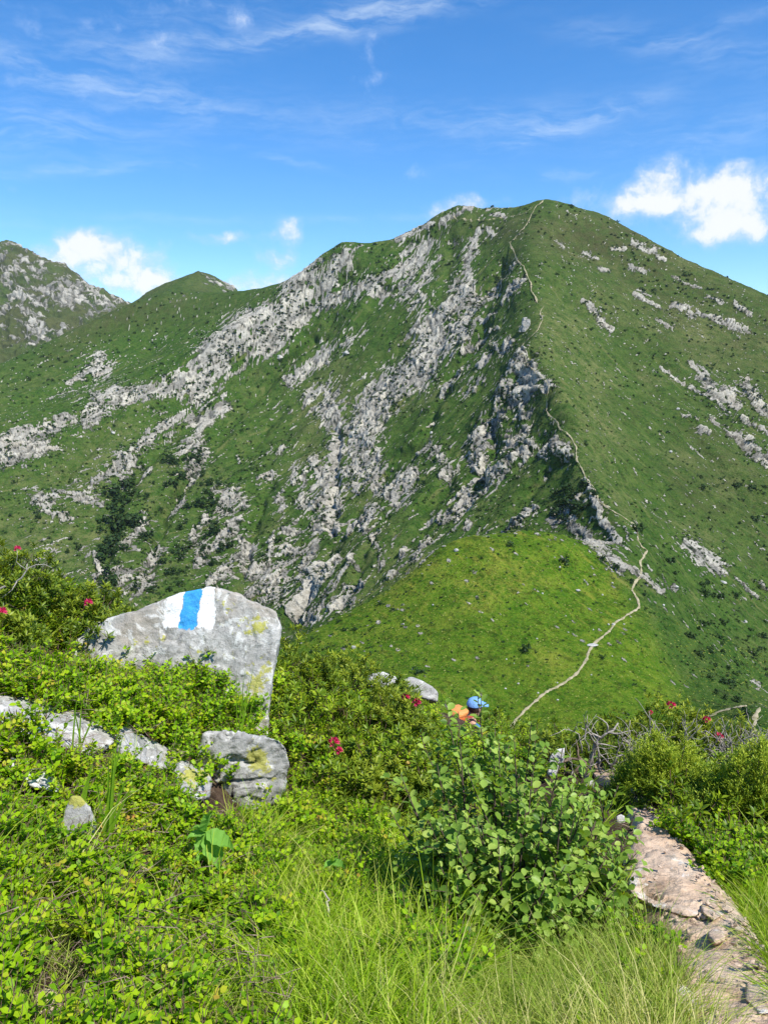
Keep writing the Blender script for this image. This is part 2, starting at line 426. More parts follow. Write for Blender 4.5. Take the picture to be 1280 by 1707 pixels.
# ------------------------------------------------------------------ where bare rock breaks through (photo x, y; half width; firmness)
STROKES = [
 # rib of cliffs under the left shoulder
 ('a', [(580,428),(555,447),(542,468)],13,1),('a',[(535,438),(500,462),(480,480)],8,1),('a',[(505,480),(490,510),(470,540),(440,570)],27,1),
 ('a',[(445,520),(410,540),(380,565),(345,595)],18,1),('a',[(395,570),(365,605),(340,640),(330,660)],17,1),('a',[(640,460),(605,478),(565,490),(530,510),(505,530)],9,1),('a',[(540,478),(520,490)],13,1),('a',[(430,560),(450,580),(470,570)],12,.9),
 ('b',[(545,580),(510,610),(478,635)],9,1),('b',[(605,555),(565,575)],6,.8),('b',[(407,612),(382,630)],6,.9),('b',[(520,572),(500,590)],5,.7),
 ('a',[(330,640),(290,650),(240,655),(185,660)],13,1),('a',[(320,620),(300,640)],12,1),
 ('c',[(169,590),(165,612)],9,1.2),('c',[(180,622),(150,622),(115,640)],8,1.2),('c',[(105,655),(85,664)],4,1),
 ('d',[(165,670),(155,690),(150,700)],15,1),('d',[(125,695),(95,702)],7,1),('d',[(90,712),(55,720),(25,725)],11,1),('d',[(70,745),(30,755),(15,770),(0,750)],15,1),('d',[(95,745),(60,747)],6,.9),('d',[(20,735),(-10,745)],10,1),
 ('e',[(320,690),(275,705),(245,730),(225,760),(205,800)],8,1),('e',[(205,765),(185,785),(160,800)],10,1),('f',[(60,830),(85,835),(75,850)],12,.9),('f',[(120,828),(165,842)],9,.95),('f',[(80,855),(120,868)],6,.9),('f',[(90,817),(140,825)],5,.9),
 ('g',[(245,865),(225,890),(205,915)],10,.85),('g',[(260,920),(235,945)],8,.9),('g',[(305,835),(290,850)],8,.9),('g',[(250,785),(235,795)],7,.8),('g',[(70,945),(105,958)],12,.65),('g',[(215,955),(160,965)],10,.9),('g',[(190,880),(178,915)],5,.9),('g',[(320,740),(300,760)],9,.75),('g',[(190,960),(230,985),(250,960)],14,.8),('g',[(160,925),(165,945)],5,.8),
 ('h',[(375,675),(350,700),(333,720),(325,760),(322,790)],12,1),('h',[(365,815),(390,830),(370,850)],14,.95),('h',[(345,865),(330,890),(322,900)],9,.95),('h',[(395,870),(370,895),(345,920),(325,935)],8,.95),('h',[(407,830),(410,845)],9,.8),
 ('h',[(455,785),(430,800)],6,.9),('h',[(470,745),(466,755)],6,.9),('h',[(395,757),(398,765)],6,.7),('h',[(467,830),(470,845)],9,.8),
 ('i',[(410,905),(390,930),(370,960),(350,975)],11,1),('i',[(410,945),(460,945),(450,965)],14,1),('i',[(455,885),(450,910),(448,930)],5,1),('i',[(468,935),(475,965)],8,.9),('i',[(420,985),(460,985)],18,.85),('i',[(465,912),(500,915)],6,1),
 ('j',[(560,740),(548,790),(540,830),(545,870)],12,1),('j',[(520,765),(540,800)],8,.95),('j',[(500,825),(502,838)],8,.9),('j',[(495,785),(497,800)],12,.75),('j',[(520,835),(560,840)],12,.95),('j',[(525,875),(560,875)],8,.95),('j',[(525,895),(510,930),(500,950)],7,.95),('j',[(465,882),(500,880)],5,1),
 ('j',[(560,930),(530,945),(505,975)],9,.95),('j',[(540,960),(505,990),(480,1015)],8,.95),('j',[(580,995),(530,1010),(500,1030)],9,.9),('j',[(590,930),(592,942)],8,.75),('j',[(625,855),(605,880)],8,.9),('j',[(627,885),(627,897)],7,.85),('j',[(600,865),(575,890)],5,.9),('j',[(565,812),(598,812)],9,1),('j',[(600,965),(570,975)],6,.7),
 ('k',[(555,660),(545,685),(560,700)],14,1),('k',[(555,700),(560,715)],14,1),('k',[(640,660),(615,690),(605,720),(605,750),(610,775)],28,1.1),('k',[(640,640),(620,660)],16,1),('k',[(535,645),(505,680)],4,.9),('k',[(520,655),(512,668)],5,.8),
 ('k',[(720,575),(700,600),(690,630),(660,640),(630,670)],25,1.1),('k',[(715,550),(740,570),(720,580)],22,1.1),('k',[(755,545),(770,565)],12,1),('k',[(775,535),(776,550)],9,1),
 ('k',[(770,490),(755,510),(735,525),(725,530)],15,1.1),('k',[(765,475),(785,495),(780,515)],14,1.05),('k',[(778,425),(783,455),(785,475)],7,1),('k',[(800,385),(790,400),(788,420)],7,1),('k',[(812,380),(820,385)],6,.9),
 ('l',[(825,468),(812,495)],8,1),('l',[(805,500),(795,515)],5,1),('m',[(710,405),(690,432),(660,455),(625,468),(605,478)],10,1.1),('m',[(718,398),(712,406)],7,.9),('m',[(690,450),(665,475)],6,.9),
 ('m',[(620,485),(650,487)],7,1),('m',[(732,425),(715,445),(706,457)],5,1),('m',[(695,475),(675,490)],6,1),('m',[(705,495),(680,515)],6,.9),('m',[(720,463),(700,472)],4,1),('m',[(690,405),(665,422)],5,.9),('m',[(715,500),(700,525)],3,.8),('m',[(670,500),(655,512)],3,.8),('m',[(765,392),(745,402)],2,.9),
 ('n',[(785,347),(760,354),(735,368)],6,1),('n',[(722,370),(690,383),(662,400)],4,1.1),('n',[(815,358),(840,357)],4,.9),('n',[(730,370),(745,372)],4,.7),
 ('o',[(872,465),(855,478),(838,500)],7,1),('o',[(858,440),(852,448)],5,.9),('o',[(850,565),(838,585),(825,575)],8,1),('o',[(812,592),(798,612)],6,1),('o',[(870,586),(868,594)],6,1),
 ('p',[(872,610),(885,640),(865,655)],21,1.1),('p',[(845,640),(830,660)],8,.9),('p',[(800,635),(790,650)],9,.95),('p',[(770,610),(740,640),(730,655)],5,.9),('p',[(862,655),(862,668)],16,1),('p',[(825,520),(800,535)],4,.9),('p',[(830,545),(795,565),(770,590)],4,.85),('p',[(905,650),(915,640)],7,1),
 ('p',[(835,690),(810,710),(795,730)],14,1),('p',[(800,730),(790,760),(810,790)],15,1),('p',[(870,695),(875,715)],14,.65),('p',[(850,740),(890,750),(930,745)],19,.85),('p',[(850,760),(835,790)],10,.8),('p',[(825,790),(800,820),(770,830)],12,1),('p',[(790,830),(760,850),(740,860)],9,1),('p',[(925,725),(945,760)],9,.8),('p',[(735,760),(745,800)],12,.6),
 ('q',[(690,790),(665,810),(650,830)],12,.85),('q',[(655,812),(652,822)],10,.85),('q',[(680,845),(665,850)],9,.85),('q',[(635,850),(612,852)],10,.75),('q',[(632,885),(622,898)],10,.9),('q',[(672,910),(667,925)],6,1),('q',[(712,905),(695,935)],8,1),('q',[(630,920),(630,932)],12,.65),('q',[(660,958),(650,966)],7,.9),('q',[(786,876),(780,886)],6,.9),('q',[(880,860),(850,880),(835,885)],7,.9),('q',[(895,845),(875,860)],8,.8),('q',[(965,825),(940,855),(920,872)],10,.95),('q',[(975,800),(990,830),(1000,850)],8,1),('q',[(700,760),(720,745)],6,.6),
 # pale rocks below the crest path
 ('r',[(945,880),(970,880),(985,905),(1010,930),(1035,950)],10,1.2),('r',[(1000,865),(1018,885),(1030,905)],7,1.1),('r',[(1035,945),(1070,962),(1098,988)],6,1.2),('r',[(1040,880),(1045,905)],3,.8),
 ('s',[(1145,908),(1175,930),(1203,953)],11,1.3),
 ('t',[(1220,963),(1260,1000)],4,.7),('t',[(1250,1138),(1262,1146)],4,.9),('t',[(1118,978),(1124,985)],4,1),('t',[(1250,965),(1278,985)],3,.7),
 # slabs on the right flank
 ('u',[(1055,402),(1072,412),(1092,420)],7,1.1),('u',[(1095,428),(1108,433)],3.5,1),('u',[(1018,418),(1042,416)],3.5,1),('u',[(975,423),(993,430)],5,1),('u',[(998,447),(1013,455)],4,1),('u',[(1050,445),(1073,453)],5.5,1),('u',[(1118,460),(1150,475),(1168,480)],3,1),
 ('v',[(1058,492),(1078,504),(1097,512)],4.5,1.1),('v',[(1122,506),(1145,514)],6,1.1),('v',[(1092,533),(1118,545)],5,1),('v',[(1150,522),(1175,525),(1205,537),(1230,550)],6.5,1.1),('v',[(1226,508),(1250,526)],6,1.1),('v',[(1178,495),(1203,503)],4,1),('v',[(1240,548),(1250,556)],4,1),('v',[(1062,482),(1085,492)],2,1),
 ('w',[(973,505),(992,523),(1020,545)],6.5,1.1),('w',[(975,427),(985,420)],3,.8),
 ('x',[(1103,610),(1120,625),(1140,640)],4,1.05),('x',[(1145,606),(1158,614)],4.5,1),('x',[(1170,628),(1185,645),(1198,668)],9,1.15),('x',[(1208,650),(1225,680)],10,1.1),('x',[(1240,640),(1255,660),(1275,690)],10,1.1),('x',[(1268,678),(1290,690)],10,1.1),('x',[(1235,700),(1290,730)],6,.8),('x',[(1150,645),(1162,652)],4,.9),
 ('y',[(1210,715),(1245,738),(1290,772)],8,1.15),('y',[(1184,696),(1198,705)],4.5,1),('y',[(1165,712),(1180,722)],4.5,.9),('y',[(1140,690),(1162,702)],2,.8),
 ('z',[(930,400),(940,412)],4,.6),('z',[(655,1018),(650,1022)],3,.5),
]
RX0, RY0, RW, RH = -240, 280, 1760, 1000
def raster(strokes):
    R = np.zeros((RH, RW), np.float32); ID = np.full((RH, RW), -1, np.int16)
    yy, xx = np.mgrid[0:RH, 0:RW].astype(np.float32)
    q = np.stack([xx.ravel() / 13, yy.ravel() / 13, np.zeros(RH * RW, np.float32)], 1)
    # outlines run ragged, drawn out along the fall of the slope
    jx = (fbm(q, 3, 21) * 8).reshape(RH, RW); jy = (fbm(q, 3, 31) * 8).reshape(RH, RW)
    q2 = np.stack([(xx + .75 * yy).ravel() / 9, (yy - .75 * xx).ravel() / 26, np.ones(RH * RW, np.float32)], 1)
    edge = fbm(q2, 3, 41).reshape(RH, RW)
    names = sorted({s[0] for s in strokes})
    for g, pts, hw, f in strokes:
        P = np.array(pts, np.float32) - (RX0, RY0)
        x0, y0 = np.maximum(P.min(0) - hw * 2 - 14, 0).astype(int); x1, y1 = (P.max(0) + hw * 2 + 14).astype(int)
        sl = (slice(y0, min(y1, RH)), slice(x0, min(x1, RW)))
        k = min(1.0, hw / 9)
        X = xx[sl] + jx[sl] * k; Y = yy[sl] + jy[sl] * k
        d = np.full(X.shape, 1e9, np.float32)
        for a, b in zip(P[:-1], P[1:]):
            ab = b - a; t = np.clip(((X - a[0]) * ab[0] + (Y - a[1]) * ab[1]) / (ab @ ab + 1e-6), 0, 1)
            d = np.minimum(d, np.hypot(X - a[0] - t * ab[0], Y - a[1] - t * ab[1]))
        m = f * (1.10 - 0.74 * d / hw) + edge[sl] * 0.46 * min(1, hw / 6)
        m = np.where(d < hw * 2.2 + 3, m, 0)
        up = m > R[sl]
        ID[sl] = np.where(up & (m > .2), names.index(g), ID[sl]); R[sl] = np.maximum(R[sl], m)
    return R, ID, names
ROCK, ROCKID, RNAMES = raster(STROKES)
def blur(A, r):
    for ax in (0, 1):
        for _ in range(2):
            c = np.cumsum(np.concatenate([np.zeros_like(np.take(A, [0], ax)), A], ax), ax, dtype=np.float64)
            n = A.shape[ax]; i = np.arange(n)
            hi = np.minimum(i + r + 1, n); lo = np.maximum(i - r, 0)
            A = ((np.take(c, hi, ax) - np.take(c, lo, ax)) / (2 * r + 1)).astype(np.float32)
    return A
ROCKNEAR = blur(np.clip(ROCK, 0, 1), 16)
def samp(A, u, v):
    x = np.clip(u - RX0, 0, RW - 1.01); y = np.clip(v - RY0, 0, RH - 1.01)
    i = x.astype(int); j = y.astype(int); fx = x - i; fy = y - j
    if A.dtype.kind == 'i': return A[np.rint(y).astype(int), np.rint(x).astype(int)]
    i1 = np.minimum(i + 1, RW - 1); j1 = np.minimum(j + 1, RH - 1)
    return A[j, i] * (1 - fx) * (1 - fy) + A[j, i1] * fx * (1 - fy) + A[j1, i] * (1 - fx) * fy + A[j1, i1] * fx * fy

# ------------------------------------------------------------------ materials of the mountain
def mountain_material(name, far=False):
    m, T, bs = new_mat(name)
    geo = T.node('ShaderNodeNewGeometry'); pos = geo.outputs['Position']
    rock = T.attr('rock').outputs['Fac']; dry = T.attr('dry').outputs['Fac']; heath = T.attr('heath').outputs['Fac']
    n_f = T.noise(pos, 0.55, 6, 0.65); n_m = T.noise(pos, 0.09, 6, 0.6); n_l = T.noise(pos, 0.018, 4, 0.5); n_t = T.noise(pos, 1.6, 4, 0.6)
    # grass
    g = T.ramp(n_m, [(0.28, (0.022, 0.068, 0.009)), (0.5, (0.039, 0.096, 0.012)), (0.72, (0.066, 0.124, 0.019))])
    g = T.mix(T.math('MULTIPLY', T.step(n_f, 0.50, 0.74), 0.85), g, (0.085, 0.130, 0.024))
    g = T.mix(T.math('MULTIPLY', T.step(n_t, 0.60, 0.78), 0.55), g, (0.155, 0.185, 0.065))
    g = T.mix(T.math('MULTIPLY', T.step(n_f, 0.46, 0.30), 0.75), g, (0.015, 0.040, 0.006))
    n_s = T.noise(pos, 0.20, 6, 0.72, 0.6)
    g = T.mix(T.math('MULTIPLY', T.step(n_s, 0.52, 0.62), 0.80), g, (0.014, 0.034, 0.006))
    g = T.mix(T.math('MULTIPLY', T.step(n_s, 0.43, 0.30), 0.62), g, (0.108, 0.140, 0.040))
    sk = T.attr('strk').outputs['Fac']
    g = T.mix(T.math('MULTIPLY', T.step(sk, .12, .55), .75), g, (0.135, 0.150, 0.048))
    g = T.mix(T.math('MULTIPLY', T.step(sk, -.10, -.50), .70), g, (0.017, 0.046, 0.008))
    g = T.mix(heath, g, T.ramp(n_f, [(0.3, (0.024, 0.038, 0.011)), (0.7, (0.088, 0.088, 0.034))]))
    d_f = T.math('MULTIPLY', dry, T.step(T.math('MULTIPLY_ADD', n_f, 0.6, T.math('MULTIPLY', n_m, 0.4)), 0.38, 0.62))
    g = T.mix(T.math('MULTIPLY', d_f, 0.8), g, (0.185, 0.180, 0.075))
    # rock: pale gneiss with lichen stains and thin dark streaks
    r1 = T.noise(pos, 0.22, 9, 0.70, 0.3); r2 = T.noise(pos, 0.05, 5, 0.5); r3 = T.noise(pos, 1.0, 6, 0.72)
    r = T.ramp(r1, [(0.28, (0.22, 0.21, 0.18)), (0.42, (0.40, 0.385, 0.335)), (0.56, (0.52, 0.50, 0.44)), (0.76, (0.64, 0.61, 0.535))])
    r = T.mix(T.math('MULTIPLY', T.step(r2, 0.52, 0.7), 0.45), r, (0.33, 0.29, 0.235))
    r = T.mix(T.math('MULTIPLY', T.step(r3, 0.58, 0.70), 0.26), r, (0.12, 0.125, 0.105))
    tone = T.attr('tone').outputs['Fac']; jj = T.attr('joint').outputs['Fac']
    r = T.mix(1.0, r, T.ramp(tone, [(0.1, (0.52, 0.52, 0.51)), (0.5, (0.92, 0.91, 0.88)), (0.9, (1.2, 1.18, 1.1))]), 'MULTIPLY')
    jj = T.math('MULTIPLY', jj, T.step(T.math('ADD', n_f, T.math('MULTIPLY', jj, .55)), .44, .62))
    r = T.mix(T.math('MULTIPLY', jj, 0.94), r, (0.030, 0.036, 0.024))             # near-black colour along the joints, which also lie deeper
    g = T.mix(T.math('MULTIPLY', T.attr('spur').outputs['Fac'], .75), g, T.mix(1.0, g, (1.95, 1.80, .58), 'MULTIPLY'))
    rk = T.math('ADD', rock, T.math('MULTIPLY_ADD', n_f, 0.7, -0.35))
    f = T.step(rk, 0.36, 0.54)
    col = T.mix(f, g, r)
    
    T.put(bs.inputs['Base Color'], col)
    bs.inputs['Roughness'].default_value = 0.92; bs.inputs['Specular IOR Level'].default_value = 0.03
    bp = T.node('ShaderNodeBump'); bp.inputs['Strength'].default_value = 0.9; bp.inputs['Distance'].default_value = 2.2
    T.put(bp.inputs['Height'], T.math('ADD', T.math('MULTIPLY_ADD', n_t, 0.45, n_f), T.math('MULTIPLY', T.math('SUBTRACT', r1, T.math('MULTIPLY', jj, .35)), T.math('MULTIPLY', f, 2.2))))
    T.l.new(bp.outputs[0], bs.inputs['Normal'])
    return m
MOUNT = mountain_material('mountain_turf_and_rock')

def grid_faces(nr, nc):
    i = np.arange(nr - 1)[:, None] * nc + np.arange(nc - 1)[None]
    return np.stack([i, i + 1, i + nc + 1, i + nc], -1).reshape(-1, 4)

def grid_normals(P):
    du = np.gradient(P, axis=1); dv = np.gradient(P, axis=0)
    n = np.cross(du, dv); n /= np.linalg.norm(n, axis=-1, keepdims=True) + 1e-9
    return n

class Terrain: pass
TER = Terrain()

GULLIES = [([(740, 650), (690, 740), (640, 795), (570, 885), (510, 985), (472, 1045)], 9, 9), ([(566, 715), (557, 780), (552, 850), (548, 885)], 6, 9), ([(885, 590), (820, 690), (750, 800), (700, 880)], 9, 8),
           ([(520, 560), (440, 640), (370, 720), (320, 790), (255, 870)], 10, 9), ([(340, 690), (255, 760), (205, 830), (180, 930)], 11, 10), ([(640, 480), (580, 560), (500, 650), (420, 740)], 9, 7),
           ([(835, 440), (800, 560), (740, 650)], 8, 7), ([(760, 400), (745, 470), (705, 540), (640, 610)], 8, 7), ([(590, 440), (540, 540), (480, 600)], 8, 7), ([(930, 770), (880, 820), (830, 880)], 8, 7), ([(830, 690), (800, 800), (760, 870)], 7, 8),
           ([(450, 800), (420, 880), (400, 950)], 8, 8), ([(300, 800), (270, 880), (240, 960)], 8, 8), ([(640, 860), (600, 940), (560, 1010)], 7, 6), ([(220, 660), (170, 720), (110, 790)], 8, 6),
           ([(1010, 540), (1080, 640), (1180, 760), (1290, 870)], 12, 6), ([(1060, 560), (1150, 650), (1290, 790)], 10, 5), ([(1080, 950), (1150, 1040), (1230, 1140)], 10, 4)]
def build_mountain():
    tx = np.linspace(-0.74, 0.70, 1152)
    Yr = np.concatenate([np.geomspace(24, 215, 50, endpoint=False), np.geomspace(215, 1480, 800, endpoint=False), np.geomspace(1480, 2150, 50)])
    nr, nc = len(Yr), len(tx)
    cx, cy = tx[::3], Yr      # the smooth field first on a coarser grid
    Xc = cx[None] * cy[:, None]; Yc = np.repeat(cy[:, None], len(cx), 1)
    Zc = FAR(Xc, Yc)
    pos = np.arange(nc) / 3.0; i0 = np.clip(pos.astype(int), 0, len(cx) - 2); fr = pos - i0
    Z = Zc[:, i0] * (1 - fr) + Zc[:, i0 + 1] * fr
    X = tx[None] * Yr[:, None]; Y = np.repeat(Yr[:, None], nc, 1)
    P = np.stack([X, Y, Z], -1)
    N0 = grid_normals(P)
    flat = P.reshape(-1, 3).astype(np.float32)
    far = sstep(Y, 230, 480).ravel()
    # broad ribs and gullies that follow the fall line of the left face, softer on the right flank and the spur
    u0, v0 = seen(P)
    u0 = u0.ravel(); v0 = v0.ravel()
    left = sstep(flat[:, 0] - (flat[:, 1] * 0.16), 40, -60) * sstep(flat[:, 1], 470, 560)
    a = np.array((-0.62, -0.62, -0.48)); a /= np.linalg.norm(a); b = np.cross(a, (0, 0, 1)); b /= np.linalg.norm(b); c = np.cross(a, b)
    QL = np.stack([flat @ a, flat @ b, flat @ c], 1).astype(np.float32)
    a2 = np.array((0.45, -0.72, -0.5)); a2 /= np.linalg.norm(a2); b2 = np.cross(a2, (0, 0, 1)); b2 /= np.linalg.norm(b2); c2 = np.cross(a2, b2)
    QR = np.stack([flat @ a2, flat @ b2, flat @ c2], 1).astype(np.float32)
    rib = fbm(QL / (210, 44, 80), 4, 51) * 11.0 * left + fbm(QR / (190, 50, 90), 3, 61) * 3.6 * (1 - left) * far
    und = fbm(flat / 26, 4, 71) * (0.5 + 1.5 * far) + fbm(flat / 6.0, 3, 75) * (0.22 + 0.42 * far)
    tuft = ridged(flat / 1.9, 3, 77) * 0.32 * (1 - far) * sstep(flat[:, 1], 215, 240)
    # rock
    rk = samp(ROCK, u0, v0); near = samp(ROCKNEAR, u0, v0); rid = samp(ROCKID, u0, v0)
    L = left[:, None] > .5
    wq = np.where(L, QL / (5.0, 2.2, 3.2), QR / (5.0, 2.2, 3.2)).astype(np.float32)
    spray = np.zeros(len(flat), np.float32)
    sel = (flat[:, 1] > 230)
    n_sp = fbm(flat / 16, 3, 81)
    f1, f2, cid = worley(wq[sel] + fbm(wq[sel] * .7, 2, 85)[:, None] * .5, 2)
    s_ = (cid < (0.075 + 0.52 * near[sel] + n_sp[sel] * 0.14) * (0.16 + .84 * far[sel])) * sstep(f1, 0.55, 0.30)
    spray[sel] = s_
    # thin ledges of rock drawn out along the fall line, mostly beside the cliffs
    qs = np.where(L, QL / (30, 4.6, 8), QR / (24, 4.0, 8)).astype(np.float32)
    sn = fbm(qs + fbm(flat / 30, 2, 83)[:, None] * .8, 4, 86)
    ledge = sstep(sn + np.clip(near, 0, .42) * 0.95 + (left - .5) * .16 + fbm(flat / 70, 2, 88) * .30, 0.50, 0.68) * far
    tongue = sstep(fbm(qs * (1.6, 1.2, 1.2), 4, 89), 0.10, 0.42)      # turf that fills the joints
    solid = rk
    rk = rk * 0.98 - tongue * 0.80 * sstep(rk, 1.45, .85)
    rk = np.maximum(rk, np.maximum(spray * 0.8, ledge * 0.75) * (v0 > 300))
    # slabs, ledges and joints of the cliffs
    disp = np.zeros(len(flat), np.float32)
    sel = rk > 0.12
    q = np.where(L, QL, QR).astype(np.float32)[sel]; fs = flat[sel]
    wob = fbm(fs / 22, 3, 91)
    s1 = q[:, 1] / 9.5 + wob * 1.3 + fbm(fs / 60, 2, 93) * 2; s1 = s1 - np.floor(s1)
    s2 = fs[:, 2] / 8.5 + fbm(fs / 26, 3, 95) * 1.2 + q[:, 1] * .02; s2 = s2 - np.floor(s2)
    s3 = q[:, 1] / 3.4 + fbm(fs / 9, 2, 96) * 1.1; s3 = s3 - np.floor(s3)
    s4 = fs[:, 2] / 3.1 + fbm(fs / 10, 2, 97) * 1.1; s4 = s4 - np.floor(s4)
    w3 = np.stack([wob, -wob, fbm(fs / 19, 2, 92)], 1)
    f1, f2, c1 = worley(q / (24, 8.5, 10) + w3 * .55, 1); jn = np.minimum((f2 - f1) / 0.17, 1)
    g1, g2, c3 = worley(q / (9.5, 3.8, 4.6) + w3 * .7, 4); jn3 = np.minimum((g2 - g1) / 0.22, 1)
    course = sstep(fbm(fs / 120, 2, 98), -.15, .25)
    amt = sstep(rk[sel], 0.22, 0.60)
    disp[sel] = amt * (0.1 + 1.3 * s1 + (0.6 + 1.0 * course) * (1 - s2) + c1 * 3.0 - f1 * 1.3 - 3.0 * (1 - jn) ** 1.5 + c3 * 1.3 - 1.1 * (1 - jn3) ** 1.5 + fbm(fs / 24, 4, 99, .45) * 2.6) * (0.35 + 0.65 * sstep(flat[sel, 1], 330, 700)) * (1 - .5 * sstep(flat[sel, 1], 980, 1250)) * (.45 + .55 * sstep(solid[sel], .2, .6))
    tone = np.full(len(flat), .5, np.float32); joint = np.zeros(len(flat), np.float32)
    tone[sel] = .72 * c1 + .28 * c3
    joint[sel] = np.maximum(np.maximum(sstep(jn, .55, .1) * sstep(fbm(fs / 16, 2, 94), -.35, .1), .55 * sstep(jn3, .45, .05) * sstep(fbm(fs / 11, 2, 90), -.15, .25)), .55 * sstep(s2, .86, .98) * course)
    small = (spray > .3) & (solid < .3)
    disp = np.where(small, np.clip(disp, .2, 1.3), disp)
    disp *= np.where(rid == RNAMES.index('s'), 0.16, 1) * np.where(rid == RNAMES.index('r'), 0.8, 1)
    Nn = N0.reshape(-1, 3)
    out = Nn * 0.8 + np.array((0.0, -0.3, 0.0)); out /= np.linalg.norm(out, axis=1)[:, None]
    gul = np.zeros(len(flat), np.float32)
    for pts, hw, dep in GULLIES:
        Pg = np.array(pts, np.float32); d = np.full(len(flat), 1e9, np.float32)
        near_ = (u0 > Pg[:, 0].min() - 60) & (u0 < Pg[:, 0].max() + 60) & (v0 > Pg[:, 1].min() - 60) & (v0 < Pg[:, 1].max() + 60) & (flat[:, 1] > 440)
        U = u0[near_] + fbm(flat[near_] / 40, 3, 113) * 12; Vv = v0[near_] + fbm(flat[near_] / 40, 3, 117) * 12; dd = np.full(len(U), 1e9, np.float32)
        for a_, b_ in zip(Pg[:-1], Pg[1:]):
            ab = b_ - a_; t_ = np.clip(((U - a_[0]) * ab[0] + (Vv - a_[1]) * ab[1]) / (ab @ ab), 0, 1); dd = np.minimum(dd, np.hypot(U - a_[0] - t_ * ab[0], Vv - a_[1] - t_ * ab[1]))
        gul[near_] -= dep * np.exp(-(dd / hw) ** 2)
    disp = disp + gul
    skyline = sstep(Y.ravel(), 1300, 1420) * .75
    P2 = flat + Nn * (rib + und + tuft)[:, None] * (1 - skyline)[:, None] + out * disp[:, None]
    P2 = P2.reshape(nr, nc, 3)
    # colour zones
    dryz = 0.16 + 0.40 * sstep(fbm(flat / 60, 4, 103), 0.0, 0.5)
    def zone(u, v, su, sv, rot=0):
        c_, s2 = math.cos(rad(rot)), math.sin(rad(rot))
        dx = u0 - u; dy = v0 - v
        return np.exp(-(((dx * c_ + dy * s2) / su) ** 2 + ((-dx * s2 + dy * c_) / sv) ** 2))
    dryz = dryz + 0.55 * zone(985, 690, 40, 130, -12) + .55 * zone(915, 560, 38, 60) + 0.4 * zone(1190, 560, 110, 30, 25) + .3 * zone(560, 700, 60, 110, 35) + .4 * zone(650, 950, 80, 60) \
        + .55 * zone(80, 900, 120, 60) + .35 * zone(150, 760, 110, 40, -25) + .3 * zone(520, 640, 60, 50) + .35 * zone(1020, 520, 60, 25, 30)
    heath = 0.15 * sstep(fbm(flat / 45, 4, 107), 0.05, 0.45) + .55 * zone(1180, 520, 240, 130, 30) + .5 * zone(250, 520, 150, 26, -8) + .45 * zone(1200, 800, 140, 90, 30) + .55 * zone(1000, 400, 110, 50) + .35 * zone(820, 380, 120, 30) + .4*zone(130, 570, 90, 25, -28)
    heath = np.clip(heath, 0, .9) * (0.6 + .7 * sstep(fbm(flat / 12, 3, 109), -.4, .4))
    dryz = dryz * (1 - 0.55 * zone(480, 520, 260, 70, -20)) * (1 - .5 * zone(330, 560, 200, 60))
    qf = np.where(L, QL / (34, 3.6, 9), QR / (40, 3.2, 9)).astype(np.float32)
    strk = fbm(qf + fbm(flat / 40, 2, 121)[:, None] * .9, 4, 122, .6) * (.55 + .45 * far)
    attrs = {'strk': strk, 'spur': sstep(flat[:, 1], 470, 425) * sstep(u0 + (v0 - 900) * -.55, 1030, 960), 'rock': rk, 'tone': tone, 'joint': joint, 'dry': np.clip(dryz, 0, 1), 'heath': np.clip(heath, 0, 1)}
    F = grid_faces(nr, nc)
    # bands of bare rock become parts of the mountain
    big = (sstep(samp(ROCK, u0, v0), 0.35, 0.36) > .5) & (rk > .35)
    fb = big[F].sum(1) >= 3
    fid = rid[F[:, 0]]
    V = P2.reshape(-1, 3)
    def sub(name, mask, parent):
        f = F[mask]; use, inv = np.unique(f.ravel(), return_inverse=True)
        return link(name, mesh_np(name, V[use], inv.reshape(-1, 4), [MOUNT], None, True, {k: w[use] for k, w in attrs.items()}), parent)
    root = empty('mountain'); tag(root, kind='structure')
    sub('grassy_slope', ~fb, root)
    for k, g in enumerate(RNAMES):
        msk = fb & (fid == k)
        if msk.sum() < 60: continue
        nm = 'scree_patch' if g == 's' else ('rock_slab' if g in 'tuvwxyz' else 'cliff_band')
        sub(nm, msk, root)
    msk = fb & (fid < 0)
    if msk.sum(): sub('cliff_band', msk, root)
    TER.P = P2; TER.tx = tx; TER.Y = Yr; TER.N = grid_normals(P2)
    TER.u, TER.v = seen(P2)
    return root
MOUNTAIN = build_mountain()

def drape(u, v, r0=52):
    """point of the far terrain seen at photo position (u, v)"""
    dx = (u - 640) / FPX; dy = (853.5 - v) / FPX
    t = dx / (CP + dy * SP)
    j = int(np.clip(round(np.interp(t, TER.tx, np.arange(len(TER.tx)))), 0, len(TER.tx) - 1))
    k = np.nonzero(TER.v[r0:, j] <= v)[0]
    i = r0 + (int(k[0]) if len(k) else len(TER.Y) - r0 - 1)
    return TER.P[i, j].copy(), TER.N[i, j].copy()

def ground_far(x, y):
    i = int(np.clip(round(np.interp(y, TER.Y, np.arange(len(TER.Y)))), 0, len(TER.Y) - 1))
    j = int(np.clip(round(np.interp(x / y, TER.tx, np.arange(len(TER.tx)))), 0, len(TER.tx) - 1))
    w = TER.P[max(i - 1, 0):i + 2, max(j - 1, 0):j + 2]
    return w[..., 2].max()

